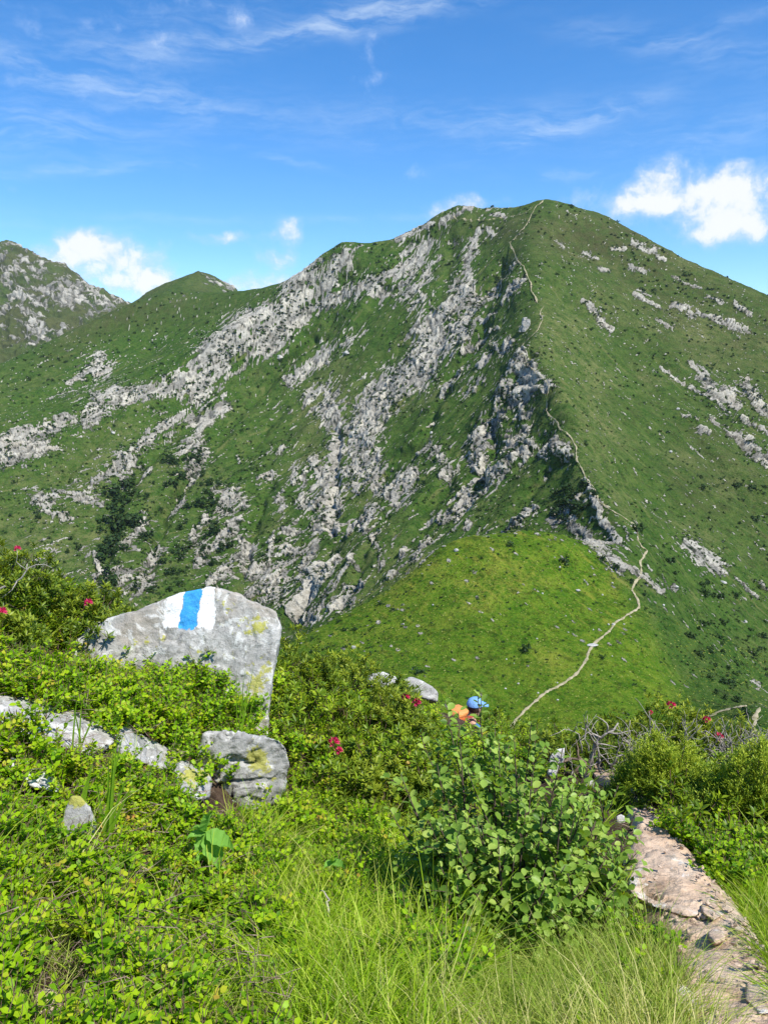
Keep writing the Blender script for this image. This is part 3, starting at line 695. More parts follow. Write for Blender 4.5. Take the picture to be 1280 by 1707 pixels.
# ------------------------------------------------------------------ peaks beyond
def build_peak(name, crest, D, front, label, seed, rockiness, tri, rough=1.0):
    """a far mountain: crest line (photo x, y), distance, how far its foot comes forward"""
    pts = line([(u, v, D) for u, v in crest], 3)
    pts += behind(pts[::2], 500, 330) + behind(pts[::3], 1200, 800)
    for (u, v, Y) in front: pts.append(at(u, v, Y))
    fld = Field(pts, D * .0022)
    us = np.array([c[0] for c in crest]); t0 = (us.min() - 640) / FPX * 1.02 - .01; t1 = (us.max() - 640) / FPX + .01
    y0 = min(f[2] for f in front) * .96
    nr, nc = tri
    tx = np.linspace(t0, t1, nc); Yr = np.geomspace(y0, D * 1.12, nr)
    X = tx[None] * Yr[:, None]; Y = np.repeat(Yr[:, None], nc, 1)
    P = np.stack([X, Y, fld(X, Y)], -1)
    N0 = grid_normals(P).reshape(-1, 3); fl = P.reshape(-1, 3).astype(np.float32)
    u0, v0 = seen(P); u0 = u0.ravel(); v0 = v0.ravel()
    q = np.stack([(fl[:, 0] * .8 + fl[:, 2] * .6), fl[:, 1], fl[:, 2] - fl[:, 0] * .5], 1)
    b = ridged(q / 130, 5, seed) * 44 - 22; w1, w2, c1 = worley((q / (22, 34, 40)).astype(np.float32) + fbm(q / 60, 3, seed + 7)[:, None] * .5, seed + 3)
    rk = rockiness(u0, v0) + fbm(q / (26, 26, 44), 5, seed + 11, .66) * 1.15
    amt = sstep(rk, .3, .7)
    k = D / 3200
    crestf = np.exp(-np.abs(fl[:, 1] - D) / 60) 
    P2 = fl + N0 * (rough * b * k * (1 - .8 * crestf) + amt * (c1 * 9 - 9 * (1 - np.minimum((w2 - w1) / .3, 1)) + fbm(q / 14, 3, seed + 21) * 5) * k * (1 - .5 * crestf) + fbm(q / 30, 4, seed + 30) * 6 * k * max(rough, .5))[:, None]
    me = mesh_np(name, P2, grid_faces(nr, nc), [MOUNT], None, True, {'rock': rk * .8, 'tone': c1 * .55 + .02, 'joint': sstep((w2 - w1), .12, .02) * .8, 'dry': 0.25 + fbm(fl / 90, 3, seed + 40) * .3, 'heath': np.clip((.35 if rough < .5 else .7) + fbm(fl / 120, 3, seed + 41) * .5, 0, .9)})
    o = link(name, me); tag(o, kind='structure')
    return o

def zone2(u, v, a, b, su, sv, rot=0):
    c_, s_ = math.cos(rad(rot)), math.sin(rad(rot)); dx = u - a; dy = v - b
    return np.exp(-(((dx * c_ + dy * s_) / su) ** 2 + ((-dx * s_ + dy * c_) / sv) ** 2))
build_peak('rocky_mountain', [(-180, 470), (-80, 425), (-30, 408), (0, 405), (20, 403), (35, 408), (55, 421), (80, 434), (108, 440), (125, 455), (150, 474), (180, 488), (222, 506), (300, 545)], 3200,
           [(-160, 640, 2350), (0, 640, 2300), (100, 600, 2450), (200, 560, 2700), (0, 520, 2780), (100, 520, 2830), (60, 560, 2600), (-100, 540, 2750), (160, 530, 2900), (300, 600, 2650)], '', 131,
           lambda u, v: .30 + .65 * zone2(u, v, 118, 492, 45, 22) + .55 * zone2(u, v, 60, 545, 20, 40, 10) + .6 * zone2(u, v, 135, 535, 55, 10, -28) + .25 * zone2(u, v, 20, 470, 60, 60) - .8 * zone2(u, v, 110, 532, 40, 14) - .3 * zone2(u, v, 20, 590, 60, 30), (420, 420))
build_peak('green_hill', [(170, 560), (215, 512), (240, 495), (270, 477), (300, 466), (320, 458), (331, 451), (340, 454), (352, 459), (366, 465), (386, 476), (405, 491), (440, 540)], 2300,
           [(200, 560, 1950), (300, 540, 1850), (400, 545, 1900), (330, 500, 2050), (450, 580, 1950), (60, 680, 1750), (130, 640, 1750), (200, 610, 1750), (300, 590, 1750), (400, 590, 1750), (450, 610, 1750), (130, 610, 2000), (250, 520, 2080), (385, 505, 2130)], '', 171,
           lambda u, v: -.2 + 1.0 * zone2(u, v, 372, 474, 40, 11, 28) + .4 * zone2(u, v, 345, 475, 5, 16, -25), (260, 300), .25)
# ------------------------------------------------------------------ trodden paths on the mountain
def path_mat(name, a, b, scale=1.2):
    m, T, bs = new_mat(name)
    pos = T.node('ShaderNodeNewGeometry').outputs['Position']
    n = T.noise(pos, scale, 6, 0.6)
    T.put(bs.inputs['Base Color'], T.ramp(n, [(0.3, a), (0.7, b)]))
    bs.inputs['Roughness'].default_value = 0.95; bs.inputs['Specular IOR Level'].default_value = 0.05
    return m
TRAILM = path_mat('trodden_earth', (0.18, 0.165, 0.085), (0.42, 0.365, 0.25), .45)

def far_path(name, px, width, wpx=None):
    # even spacing along the photo line, then laid on the slope
    P = []
    for (a, b) in zip(px[:-1], px[1:]):
        n = max(2, int(math.hypot(b[0] - a[0], b[1] - a[1]) / 2.5))
        for i in range(n): P.append((a[0] + (b[0] - a[0]) * i / n, a[1] + (b[1] - a[1]) * i / n))
    P.append(px[-1])
    pts = [drape(u + 1.2 * math.sin(i * .9) * (0.6 if width < 2 else .8), v)[0] for i, (u, v) in enumerate(P)]
    # drop jumps across hidden ground, then thin out
    runs = [[pts[0]]]
    for p in pts[1:]:
        q = runs[-1][-1]; d = np.linalg.norm(p - q)
        if d < .35: continue
        if d > 0.085 * q[1]: runs.append([p])
        else: runs[-1].append(p)
    V = []; F = []
    r_ = random.Random(len(px))
    for run in runs:
        if len(run) < 2: continue
        R = np.array(run)
        for _ in range(2): R[1:-1] = (R[:-2] + 2 * R[1:-1] + R[2:]) / 4
        for i in range(len(R)):
            d = R[min(i + 1, len(R) - 1)] - R[max(i - 1, 0)]; d[2] = 0; d /= np.linalg.norm(d) + 1e-9
            s_ = np.array((d[1], -d[0], 0)); w = width * r_.uniform(.55, 1.35) * (1 if R[i][1] < 470 else .25 + .9 * abs(math.sin(i * .37 + len(px)))) * (0.35 if i in (0, len(R) - 1) else 1)
            for k, f in enumerate((-.5, -.2, .2, .5)):
                q = R[i] + s_ * w * f
                q[2] = ground_far(q[0], q[1]) + (0.16 if k in (1, 2) else -0.02) + .05
                V.append(q)
            if i:
                b = len(V) - 8
                for k in range(3): F.append((b + k, b + k + 1, b + k + 5, b + k + 4))
    o = link(name, mesh_np(name, np.array(V), F, [TRAILM])); tag(o, kind='structure')
    return o
far_path('hiking_trail', [(905,337),(890,350),(879,375),(862,395),(850,409),(848,420),(860,432),(874,450),(877,462),(885,475),(884,486),(893,500),(896,506)], 1.55)
far_path('hiking_trail', [(906,512),(899,522),(904,536),(893,556),(870,578),(864,590)], 1.2)
far_path('hiking_trail', [(888,348),(868,362),(815,372),(790,374),(752,372)], .8)
far_path('hiking_trail', [(864,590),(878,610),(900,628),(915,645),(910,668),(910,690)], .75)
far_path('hiking_trail', [(910,690),(930,712),(948,728),(960,745),(958,768),(975,796),(988,815),(1000,840),(1012,848),(1036,862),(1060,880),(1064,890),(1060,901)], 1.0)
far_path('hiking_trail', [(1060,901),(1070,915),(1079,920),(1066,935),(1068,950),(1064,962),(1052,984),(1063,1002),(1066,1014),(1046,1025),(1022,1040),(1016,1052),(985,1078),(975,1104),(960,1125),(938,1141),(908,1156),(880,1180),(856,1205),(850,1220),(857,1240)], 1.1)
far_path('valley_path', [(1165,1200),(1180,1196),(1200,1187),(1222,1181),(1243,1177)], 1.7)
far_path('valley_path', [(1265,1180),(1257,1200),(1254,1218),(1254,1244)], 1.7)

# ------------------------------------------------------------------ bushes, trees and boulders standing on the mountain
def clump_mesh(name, n, seed, sx, sz, mat, q=0.2):
    r = np.random.default_rng(seed); V = []; F = []; tint = []
    lob = r.normal(size=(7, 3)) * (.42, .42, .26) + (0, 0, .5); lr = r.uniform(.28, .52, 7)
    for i in range(n):
        k = r.integers(7); d = r.normal(size=3); d /= np.linalg.norm(d)
        p = lob[k] + d * lr[k] * r.uniform(.65, 1.05); p[2] = max(p[2], .02)
        nrm = d + r.normal(size=3) * .5 + (0, 0, .3); nrm /= np.linalg.norm(nrm)
        a = np.cross(nrm, r.normal(size=3)); a /= np.linalg.norm(a); b = np.cross(nrm, a); s = q * r.uniform(.6, 1.3)
        c = len(V)
        V += [p + a * s, p + b * s * .8, p - a * s, p - b * s * .8]; F.append((c, c + 1, c + 2, c + 3)); tint += [k / 7] * 4
    V = np.array(V) * (sx, sx, sz)
    # short dark stems inside
    return mesh_np(name, V, F, [mat], None, False, {'tint': np.array(tint, float)})
BUSHM = leaf_mat('dark_mountain_bush_leaves', [(0.012, 0.030, 0.007), (0.024, 0.055, 0.012), (0.045, 0.085, 0.020)], 0.2, 0.6, 'GEOMETRY')
BUSHES = [clump_mesh('bush_leaves', 90, 200 + k, 1.0, (0.8, 1.0, 1.25)[k % 3], BUSHM) for k in range(5)]
r_ = random.Random(5)
def far_bush(u, v, w_px, label, group, k=None):
    p, n = drape(u, v)
    s = w_px * p[1] / FPX * .68
    k = r_.randrange(5) if k is None else k
    o = link('mountain_bush', BUSHES[k]); o.location = p + np.array((0, 0, -0.12 * s))
    o.scale = (s, s, s * r_.uniform(.75, 1.1)); o.rotation_euler = (0, 0, r_.uniform(0, 6.28))
    tag(o, label, 'bush', group); return o
def in_poly(u, v, poly):
    c = False; j = len(poly) - 1
    for i in range(len(poly)):
        (xi, yi), (xj, yj) = poly[i], poly[j]
        if (yi > v) != (yj > v) and u < (xj - xi) * (v - yi) / (yj - yi) + xi: c = not c
        j = i
    return c
def fill(poly, n, wmin, wmax, label, group):
    xs = [p[0] for p in poly]; ys = [p[1] for p in poly]; k = 0
    while k < n:
        u = r_.uniform(min(xs), max(xs)); v = r_.uniform(min(ys), max(ys))
        if in_poly(u, v, poly):
            k += 1; w = r_.uniform(wmin, wmax) * r_.choice((.7, 1, 1, 1.3)); f = (w - wmin * .7) / (wmax * 1.3 - wmin * .7)
            size = 'smaller' if f < .33 else ('larger' if f > .62 else 'middling')
            fx = (u - min(xs)) / (max(xs) - min(xs)); fy = (v - min(ys)) / (max(ys) - min(ys))
            where = ('top', 'middle', 'bottom')[min(2, int(fy * 3))] + ' ' + ('left', 'centre', 'right')[min(2, int(fx * 3))]
            far_bush(u, v, w, size + ' ' + label + ', ' + where.replace('middle centre', 'centre') + ' of its group', group)
fill([(178,812),(215,800),(232,870),(205,930),(200,985),(170,985),(168,900)], 46, 12, 22, 'dark tree in the gully wood under the left cliffs', 'trees of the gully wood')
fill([(205,800),(330,735),(350,780),(400,860),(330,940),(300,990),(205,985),(235,870)], 80, 7, 16, 'dark bush among rocks of the lower left face', 'bushes of the lower left face')
fill([(330,780),(430,860),(420,930),(390,960),(330,990),(340,900)], 20, 8, 16, 'dark bush below the middle pale slab', 'bushes below the pale slab')
fill([(0,800),(80,790),(140,880),(130,960),(40,930),(0,900)], 26, 4, 9, 'dark bush on the open turf at far left', 'bushes on the left turf')
fill([(60,590),(160,590),(240,610),(120,625),(20,690)], 16, 3, 6, 'tiny bush on the green slope below the far peaks', 'bushes on the smooth green slope')
fill([(700,770),(830,760),(840,850),(740,870),(690,820)], 28, 4, 9, 'dark bush on the cliffs under the crest path', 'bushes on the crest cliffs')
fill([(925,815),(985,805),(990,835),(950,870),(918,862)], 26, 10, 20, 'dark tree in the shaded hollow below the crest path', 'trees in the shaded hollow')
fill([(1105,930),(1160,960),(1230,1000),(1280,1060),(1280,1160),(1190,1170),(1150,1080),(1120,1000)], 46, 6, 14, 'rounded bush on the slope right of the saddle', 'bushes right of the saddle')
fill([(1090,800),(1180,830),(1280,940),(1280,800),(1160,790)], 14, 5, 11, 'low dark bush high on the right flank', 'bushes high on the right flank')
fill([(490,1075),(560,1035),(650,1060),(640,1110),(540,1120)], 18, 4, 8, 'dark bush on the lower left knoll', 'bushes on the lower knoll')
fill([(440,880),(470,900),(480,960),(430,940)], 6, 7, 15, 'dark bush beside the square lower ledge', 'bushes beside the square ledge')
for (u, v, w, lb) in [(938, 939, 15, 'dark round bush alone on the right half of the grassy knoll'), (878, 1087, 15, 'dark round bush alone in the middle of the grassy knoll'),
                      (849, 911, 13, 'dark bush just under the top of the knoll'), (815, 897, 6, 'left one of two tiny bushes on the knoll top'), (832, 895, 6, 'right one of two tiny bushes on the knoll top'),
                      (655, 1017, 9, 'small dark bush left of the bare patch on the knoll'), (632, 1008, 9, 'small dark bush near the left edge of the knoll'),
                      (1064, 888, 20, 'tall dark bush beside the bend of the crest path'), (1002, 936, 14, 'dark bush under the pale rocks, on the upper left'), (1024, 950, 12, 'dark bush under the pale rocks, in the middle'),
                      (1050, 972, 12, 'dark bush under the pale rocks, by the path'), (1073, 993, 9, 'dark bush just right of the path below the pale rocks'), (1118, 941, 18, 'wide dark bush right of the crest path'),
                      (1154, 1064, 14, 'round bush below the right edge of the knoll'), (1183, 1090, 12, 'round bush lowest below the right edge of the knoll'), (1002, 1098, 10, 'dark bush right of the path bend on the knoll'),
                      (697, 1124, 18, 'bright green young tree behind the grey rock on the lip'), (1240, 1195, 18, 'dark bush at the bend of the valley path'), (1215, 1142, 20, 'dark bush above the bend of the valley path'),
                      (1178, 1190, 14, 'dark bush at the left end of the valley path'), (1225, 1170, 16, 'dark bush above the right end of the valley path')]:
    far_bush(u, v, w, lb, None)

ROCKM_CACHE = {}
def stone_material(name, cols, lichen=(0.42, 0.40, 0.05), lich_amt=0.3, scale=1.0, paint=False):
    m, T, bs = new_mat(name)
    tc = T.node('ShaderNodeTexCoord'); pos = tc.outputs['Object']
    n1 = T.noise(pos, 5.0 * scale, 8, 0.66, 0.4); n2 = T.noise(pos, 26 * scale, 6, 0.7); n3 = T.noise(pos, 2.2 * scale, 4, 0.5); n4 = T.noise(pos, 95 * scale, 4, 0.6); n5 = T.noise(pos, 9 * scale, 7, 0.72, 0.8)
    c = T.ramp(n1, [(0.28, cols[0]), (0.5, cols[1]), (0.72, cols[2])])
    c = T.mix(T.math('MULTIPLY', T.step(n2, 0.50, 0.62), 0.62), c, (0.15, 0.145, 0.125))
    c = T.mix(T.math('MULTIPLY', T.step(n4, 0.56, 0.70), 0.40), c, (0.08, 0.08, 0.075))
    c = T.mix(T.math('MULTIPLY', T.step(n3, 0.50, 0.64), 0.50), c, (0.36, 0.30, 0.22))
    c = T.mix(T.math('MULTIPLY', T.step(n5, 0.53, 0.60), 0.60), c, (0.68, 0.68, 0.64))
    if lich_amt:
        la = T.math('MULTIPLY', T.attr('lichen').outputs['Fac'], 0.62)
        lf = T.step(T.math('ADD', T.math('MULTIPLY_ADD', n2, 1.5, T.math('MULTIPLY', n5, 1.2)), la), 1.62, 1.78)
        c = T.mix(T.math('MULTIPLY', lf, 0.85), c, T.ramp(n4, [(0.3, (0.30, 0.30, 0.045)), (0.7, lichen)]))
    if paint:
        w = T.attr('white_paint').outputs['Fac']; b = T.attr('blue_paint').outputs['Fac']
        wear = T.math('MULTIPLY_ADD', n2, 1.0, T.math('MULTIPLY_ADD', n4, 0.9, T.math('MULTIPLY_ADD', n5, 0.6, -1.08)))
        c = T.mix(T.math('MULTIPLY', T.step(T.math('SUBTRACT', w, wear), 0.34, 0.62), .93), c, (0.80, 0.80, 0.79))
        fb = T.step(T.math('SUBTRACT', b, wear), 0.32, 0.60)
        c = T.mix(fb, c, T.ramp(n4, [(0.34, (0.055, 0.33, 0.66)), (0.62, (0.035, 0.27, 0.60)), (0.72, (0.25, 0.50, 0.72))]))
    T.put(bs.inputs['Base Color'], c)
    bs.inputs['Roughness'].default_value = 0.85; bs.inputs['Specular IOR Level'].default_value = 0.2
    bp = T.node('ShaderNodeBump'); bp.inputs['Strength'].default_value = 0.7; bp.inputs['Distance'].default_value = 0.012 / scale
    T.put(bp.inputs['Height'], T.math('ADD', T.math('MULTIPLY_ADD', n4, 0.4, n2), n5))
    T.l.new(bp.outputs[0], bs.inputs['Normal'])
    return m
GREY = ((0.20, 0.20, 0.19), (0.36, 0.355, 0.335), (0.52, 0.51, 0.48))
STONE = stone_material('grey_gneiss', GREY)
FARSTONE = stone_material('pale_far_stone', ((0.30, 0.29, 0.27), (0.45, 0.44, 0.41), (0.56, 0.55, 0.51)), lich_amt=0, scale=.12)

STONE_TOWER = stone_material('tower_stone', ((0.16, 0.155, 0.14), (0.32, 0.31, 0.28), (0.46, 0.45, 0.41)), lich_amt=0, scale=.12)
def boulder_mesh(name, seed, mat, subdiv=3):
    bm = bmesh.new(); bmesh.ops.create_icosphere(bm, subdivisions=subdiv, radius=1)
    V = np.array([v.co[:] for v in bm.verts], np.float32); F = [[v.index for v in f.verts] for f in bm.faces]; bm.free()
    r = np.random.default_rng(seed)
    for _ in range(9):      # flat faces struck off the block
        n = r.normal(size=3); n /= np.linalg.norm(n); d = r.uniform(.55, .85)
        k = V @ n; V = V - np.maximum(k - d, 0)[:, None] * n
    V += (fbm(V * 2.2, 4, seed) * .12)[:, None] * V
    return mesh_np(name, V, F, [mat], None, False, {'lichen': np.zeros(len(V))})
FARB = [boulder_mesh('boulder', 300 + k, FARSTONE) for k in range(4)]
def far_boulder(u, v, w, h, label, group=None):
    p, n = drape(u, v); s = w * p[1] / FPX * .5
    o = link('boulder', FARB[r_.randrange(4)]); o.location = p + np.array((0, 0, s * h / w * .35)); o.scale = (s, s, s * h / w); o.rotation_euler = (r_.uniform(-.3, .3), r_.uniform(-.3, .3), r_.uniform(0, 6))
    tag(o, label, 'boulder', group)
for a in [(760, 919, 9, 7, 'white boulder on the top left edge of the knoll'), (962, 985, 9, 5, 'flat pale boulder right of centre on the knoll'), (1021, 1042, 7, 5, 'white boulder at a kink of the trail on the knoll'),
          (987, 1077, 20, 5, 'flat grey rock by the bend of the trail on the knoll'), (1121, 981, 11, 6, 'white boulder on the slope right of the pale rocks'), (1242, 1038, 7, 6, 'white boulder low on the right slope'),
          (466, 598, 11, 8, 'pale rounded boulder below the upper cliffs of the left face'), (580, 590, 10, 7, 'grey boulder in the middle of the upper left face'), (190, 724, 8, 5, 'pale boulder on the open turf of the left face'),
          (722, 723, 7, 6, 'white boulder on the grassy ramp left of the crest'), (1118, 755, 6, 5, 'white boulder on the turf of the right flank'), (1130, 683, 6, 5, 'small white boulder above the turf of the right flank'),
          (1205, 972, 14, 4, 'flat pale rock under the scree patch'), (590, 1082, 8, 8, 'pale boulder in the grass low on the knoll'), (1105, 1010, 5, 5, 'white boulder beside the steep right side of the saddle'), (1057, 890, 5, 4, 'pale boulder beside the crest path')]:
    far_boulder(*a)
for _ in range(34):
    u, v = r_.uniform(560, 1050), r_.uniform(930, 1170)
    if v > 1075 - (u - 480) * .43 + 30 and v > 900 + abs(u - 890) * .35:
        far_boulder(u, v, r_.uniform(2.5, 5), 3, 'small pale stone scattered in the turf of the knoll', 'stones in the turf of the knoll')
# the square rock tower on the crest
def rock_tower():
    p, n = drape(875, 549)
    V, F = [], []
    root = empty('rock_tower', p - np.array((0, 0, 3))); tag(root, 'square grey rock tower standing on the crest beside the trail', 'rock tower')
    rr = np.random.default_rng(9)
    for (x, y, w, d, h, z) in [(0, 0, 11, 10, 13, 0), (-2.0, .5, 6, 7, 17, 0), (2.4, -1, 5.2, 6, 15.5, 0), (6.5, 1, 5, 6, 7, 0), (-6.5, 0, 4, 5, 5, 0)]:
        m = bmesh.new(); bmesh.ops.create_cube(m, size=1); bmesh.ops.subdivide_edges(m, edges=m.edges, cuts=5, use_grid_fill=True)
        P = np.array([v_.co[:] for v_ in m.verts]) * (w, d, h) + (x, y, h / 2 + z)
        P += np.stack([fbm(P / 4, 3, 5 + i) for i in range(3)], 1) * 1.5; P[:, :2] *= (1 - .012 * P[:, 2:]); P *= .85
        me = mesh_np('rock_block', P, [[q.index for q in f.verts] for f in m.faces], [STONE_TOWER], None, False, {'lichen': np.zeros(len(P))}); m.free()
        link('rock_block', me, root)
rock_tower()
# ------------------------------------------------------------------ our own hillside
def build_fg():
    pts = [at(*q) for q in [(640, 1707, 1.7), (1200, 1620, 2.05), (1230, 1707, 1.75), (1130, 1500, 2.55), (1080, 1400, 3.15), (1040, 1312, 4.5), (960, 1278, 5.5), (600, 1330, 4.0), (520, 1520, 2.6), (830, 1610, 2.35), (1000, 1560, 2.5),
            (0, 1707, 1.55), (0, 1510, 2.05), (0, 1215, 3.0), (345, 1345, 3.35), (430, 1262, 3.95), (150, 1150, 4.1), (0, 985, 5.0), (180, 1050, 4.9), (250, 1270, 3.3), (400, 1440, 2.9), (250, 1570, 2.1), (560, 1180, 5.9),
            (640, 1172, 6.3), (700, 1185, 7.0), (490, 1140, 5.6), (1280, 1520, 2.6), (1280, 1420, 3.3), (1290, 1300, 4.9), (1100, 1268, 5.5), (1200, 1270, 5.3), (800, 1270, 5.4), (320, 1185, 3.98), (200, 1160, 3.9), (330, 1125, 5.2), (410, 1352, 3.6), (470, 1340, 3.75)]]
    pts += [np.array(q, float) for q in [(-4, 7.5, -3.4), (-2.4, 7.2, -3.2), (-1.2, 7.6, -3.7), (0, 9.4, -5.15), (.95, 8.3, -4.80), (1.1, 9.8, -5.62), (2.5, 8, -4.6), (4, 8, -4.6), (-6, 14, -8.8), (0, 15, -9.6), (7, 14, -9), (-12, 25, -16.6), (0, 25, -17), (12, 25, -16.6),
            (-20, 40, -27), (0, 40, -27.2), (20, 40, -27), (-3, 2, -0.9), (3.2, 2, -1.55), (-4, 4.2, -1.05), (4.4, 4.4, -2.3), (0, 0, -1.45), (-2, 0, -0.9), (2, 0, -1.4), (0, -2, -.9), (-5, -2, .2), (5, -2, -.9), (9, 5, -3), (-9, 5, -1.6)]]
    return Field(pts, .35, 0.002)
GF = build_fg()
def G(x, y):
    return GF(x, y)
def hit(u, v):
    """our hillside where the photo shows (u, v)"""
    dx = (u - 640) / FPX; dy = (853.5 - v) / FPX
    d = np.array((dx, CP + dy * SP, -SP + dy * CP))
    t = np.linspace(.9, 12, 450); P = d[None] * t[:, None]
    below = P[:, 2] < GF(P[:, 0], P[:, 1])
    k = np.nonzero(below)[0]
    return P[k[0]] if len(k) else P[-1]
def nearest_path(u, v):
    pass

SOILM = None
def ground_material():
    m, T, bs = new_mat('dark_soil_and_litter')
    pos = T.node('ShaderNodeNewGeometry').outputs['Position']
    n1 = T.noise(pos, 9, 7, 0.65); n2 = T.noise(pos, 60, 5, 0.6)
    c = T.ramp(n1, [(0.3, (0.030, 0.020, 0.013)), (0.5, (0.075, 0.050, 0.034)), (0.72, (0.15, 0.105, 0.075))])
    c = T.mix(T.math('MULTIPLY', T.step(n2, .55, .7), .5), c, (0.22, 0.17, 0.12))
    T.put(bs.inputs['Base Color'], c); bs.inputs['Roughness'].default_value = .95; bs.inputs['Specular IOR Level'].default_value = .05
    bp = T.node('ShaderNodeBump'); bp.inputs['Distance'].default_value = .03; T.put(bp.inputs['Height'], T.math('ADD', n1, n2)); T.l.new(bp.outputs[0], bs.inputs['Normal'])
    return m
SOILM = ground_material()
def build_hillside():
    Y = np.concatenate([np.linspace(-1.5, .9, 12, endpoint=False), np.geomspace(.9, 9, 150, endpoint=False), np.geomspace(9, 38, 40)])
    t = np.linspace(-1.2, 1.2, 150)
    W = np.maximum(Y, 1.5) * .72 + 1.2
    X = t[None] * W[:, None]; YY = np.repeat(Y[:, None], len(t), 1)
    Z = G(X, YY)
    P = np.stack([X, YY, Z], -1).reshape(-1, 3)
    P[:, 2] += fbm(P * 2.2, 4, 401) * .035 + fbm(P * 11, 3, 405) * .012 - .01 - .4 * sstep(P[:, 1], 22, 38)
    o = link('hillside_ground', mesh_np('hillside_ground', P, grid_faces(len(Y), len(t)), [SOILM])); tag(o, kind='structure')
build_hillside()

# the foot path
PATH_C = [(1268, 1745, 100), (1230, 1660, 84), (1190, 1580, 70), (1140, 1500, 74), (1112, 1440, 54), (1086, 1392, 19), (1064, 1345, 15), (1034, 1312, 18), (990, 1290, 22), (945, 1276, 20), (900, 1268, 16)]
def build_path():
    m, T, bs = new_mat('trodden_pink_earth_path')
    pos = T.node('ShaderNodeNewGeometry').outputs['Position']
    n1 = T.noise(pos, 6, 8, .66, .5); n2 = T.noise(pos, 45, 6, .65); n3 = T.noise(pos, 16, 6, .7, .8)
    c = T.ramp(n1, [(.3, (.38, .245, .155)), (.5, (.57, .42, .295)), (.72, (.68, .54, .41))])
    c = T.mix(T.math('MULTIPLY', T.step(n3, .56, .68), .55), c, (.16, .105, .075)); c = T.mix(T.math('MULTIPLY', T.step(n2, .58, .7), .4), c, (.50, .47, .42))
    T.put(bs.inputs['Base Color'], c); bs.inputs['Roughness'].default_value = .92; bs.inputs['Specular IOR Level'].default_value = .1
    bp = T.node('ShaderNodeBump'); bp.inputs['Distance'].default_value = .012; T.put(bp.inputs['Height'], T.math('ADD', n2, n3)); T.l.new(bp.outputs[0], bs.inputs['Normal'])
    C = np.array(PATH_C, float)
    d = np.concatenate([[0], np.cumsum(np.hypot(*np.diff(C[:, :2], axis=0).T))]); s = np.linspace(0, d[-1], 240)
    cu, cv, cw = (np.interp(s, d, C[:, k]) for k in range(3))
    V = []; k = 33
    cen = [hit(u, v) for u, v in zip(cu, cv)]; wid = [w * hit(u, v)[1] / FPX for u, v, w in zip(cu, cv, cw)]
    for i, c_ in enumerate(cen):
        for j in range(k):
            f = j / (k - 1) * 2 - 1
            x = c_[0] + f * wid[i] * 1.35 ; V.append((x, c_[1] + .06 * f * f, 0))
    V = np.array(V); f = np.tile(np.linspace(-1, 1, k), len(cen))
    V[:, 2] = G(V[:, 0], V[:, 1]) + .05 - .03 * (1 - f * f) - .07 * np.abs(f) ** 6 + fbm(V * 5, 4, 411) * .028 + ridged(V * 9, 4, 415) * .018
    o = link('foot_path', mesh_np('foot_path', V, grid_faces(len(cen), k), [m])); tag(o, kind='structure')
    return np.array(cen), np.array(wid)
PCEN, PWID = build_path()
def on_path(x, y, k=1.0):
    j = np.argmin((PCEN[:, 1] - y) ** 2 * .6 + (PCEN[:, 0] - x) ** 2)
    return abs(x - PCEN[j, 0]) < PWID[j] * k and abs(y - PCEN[j, 1]) < .5

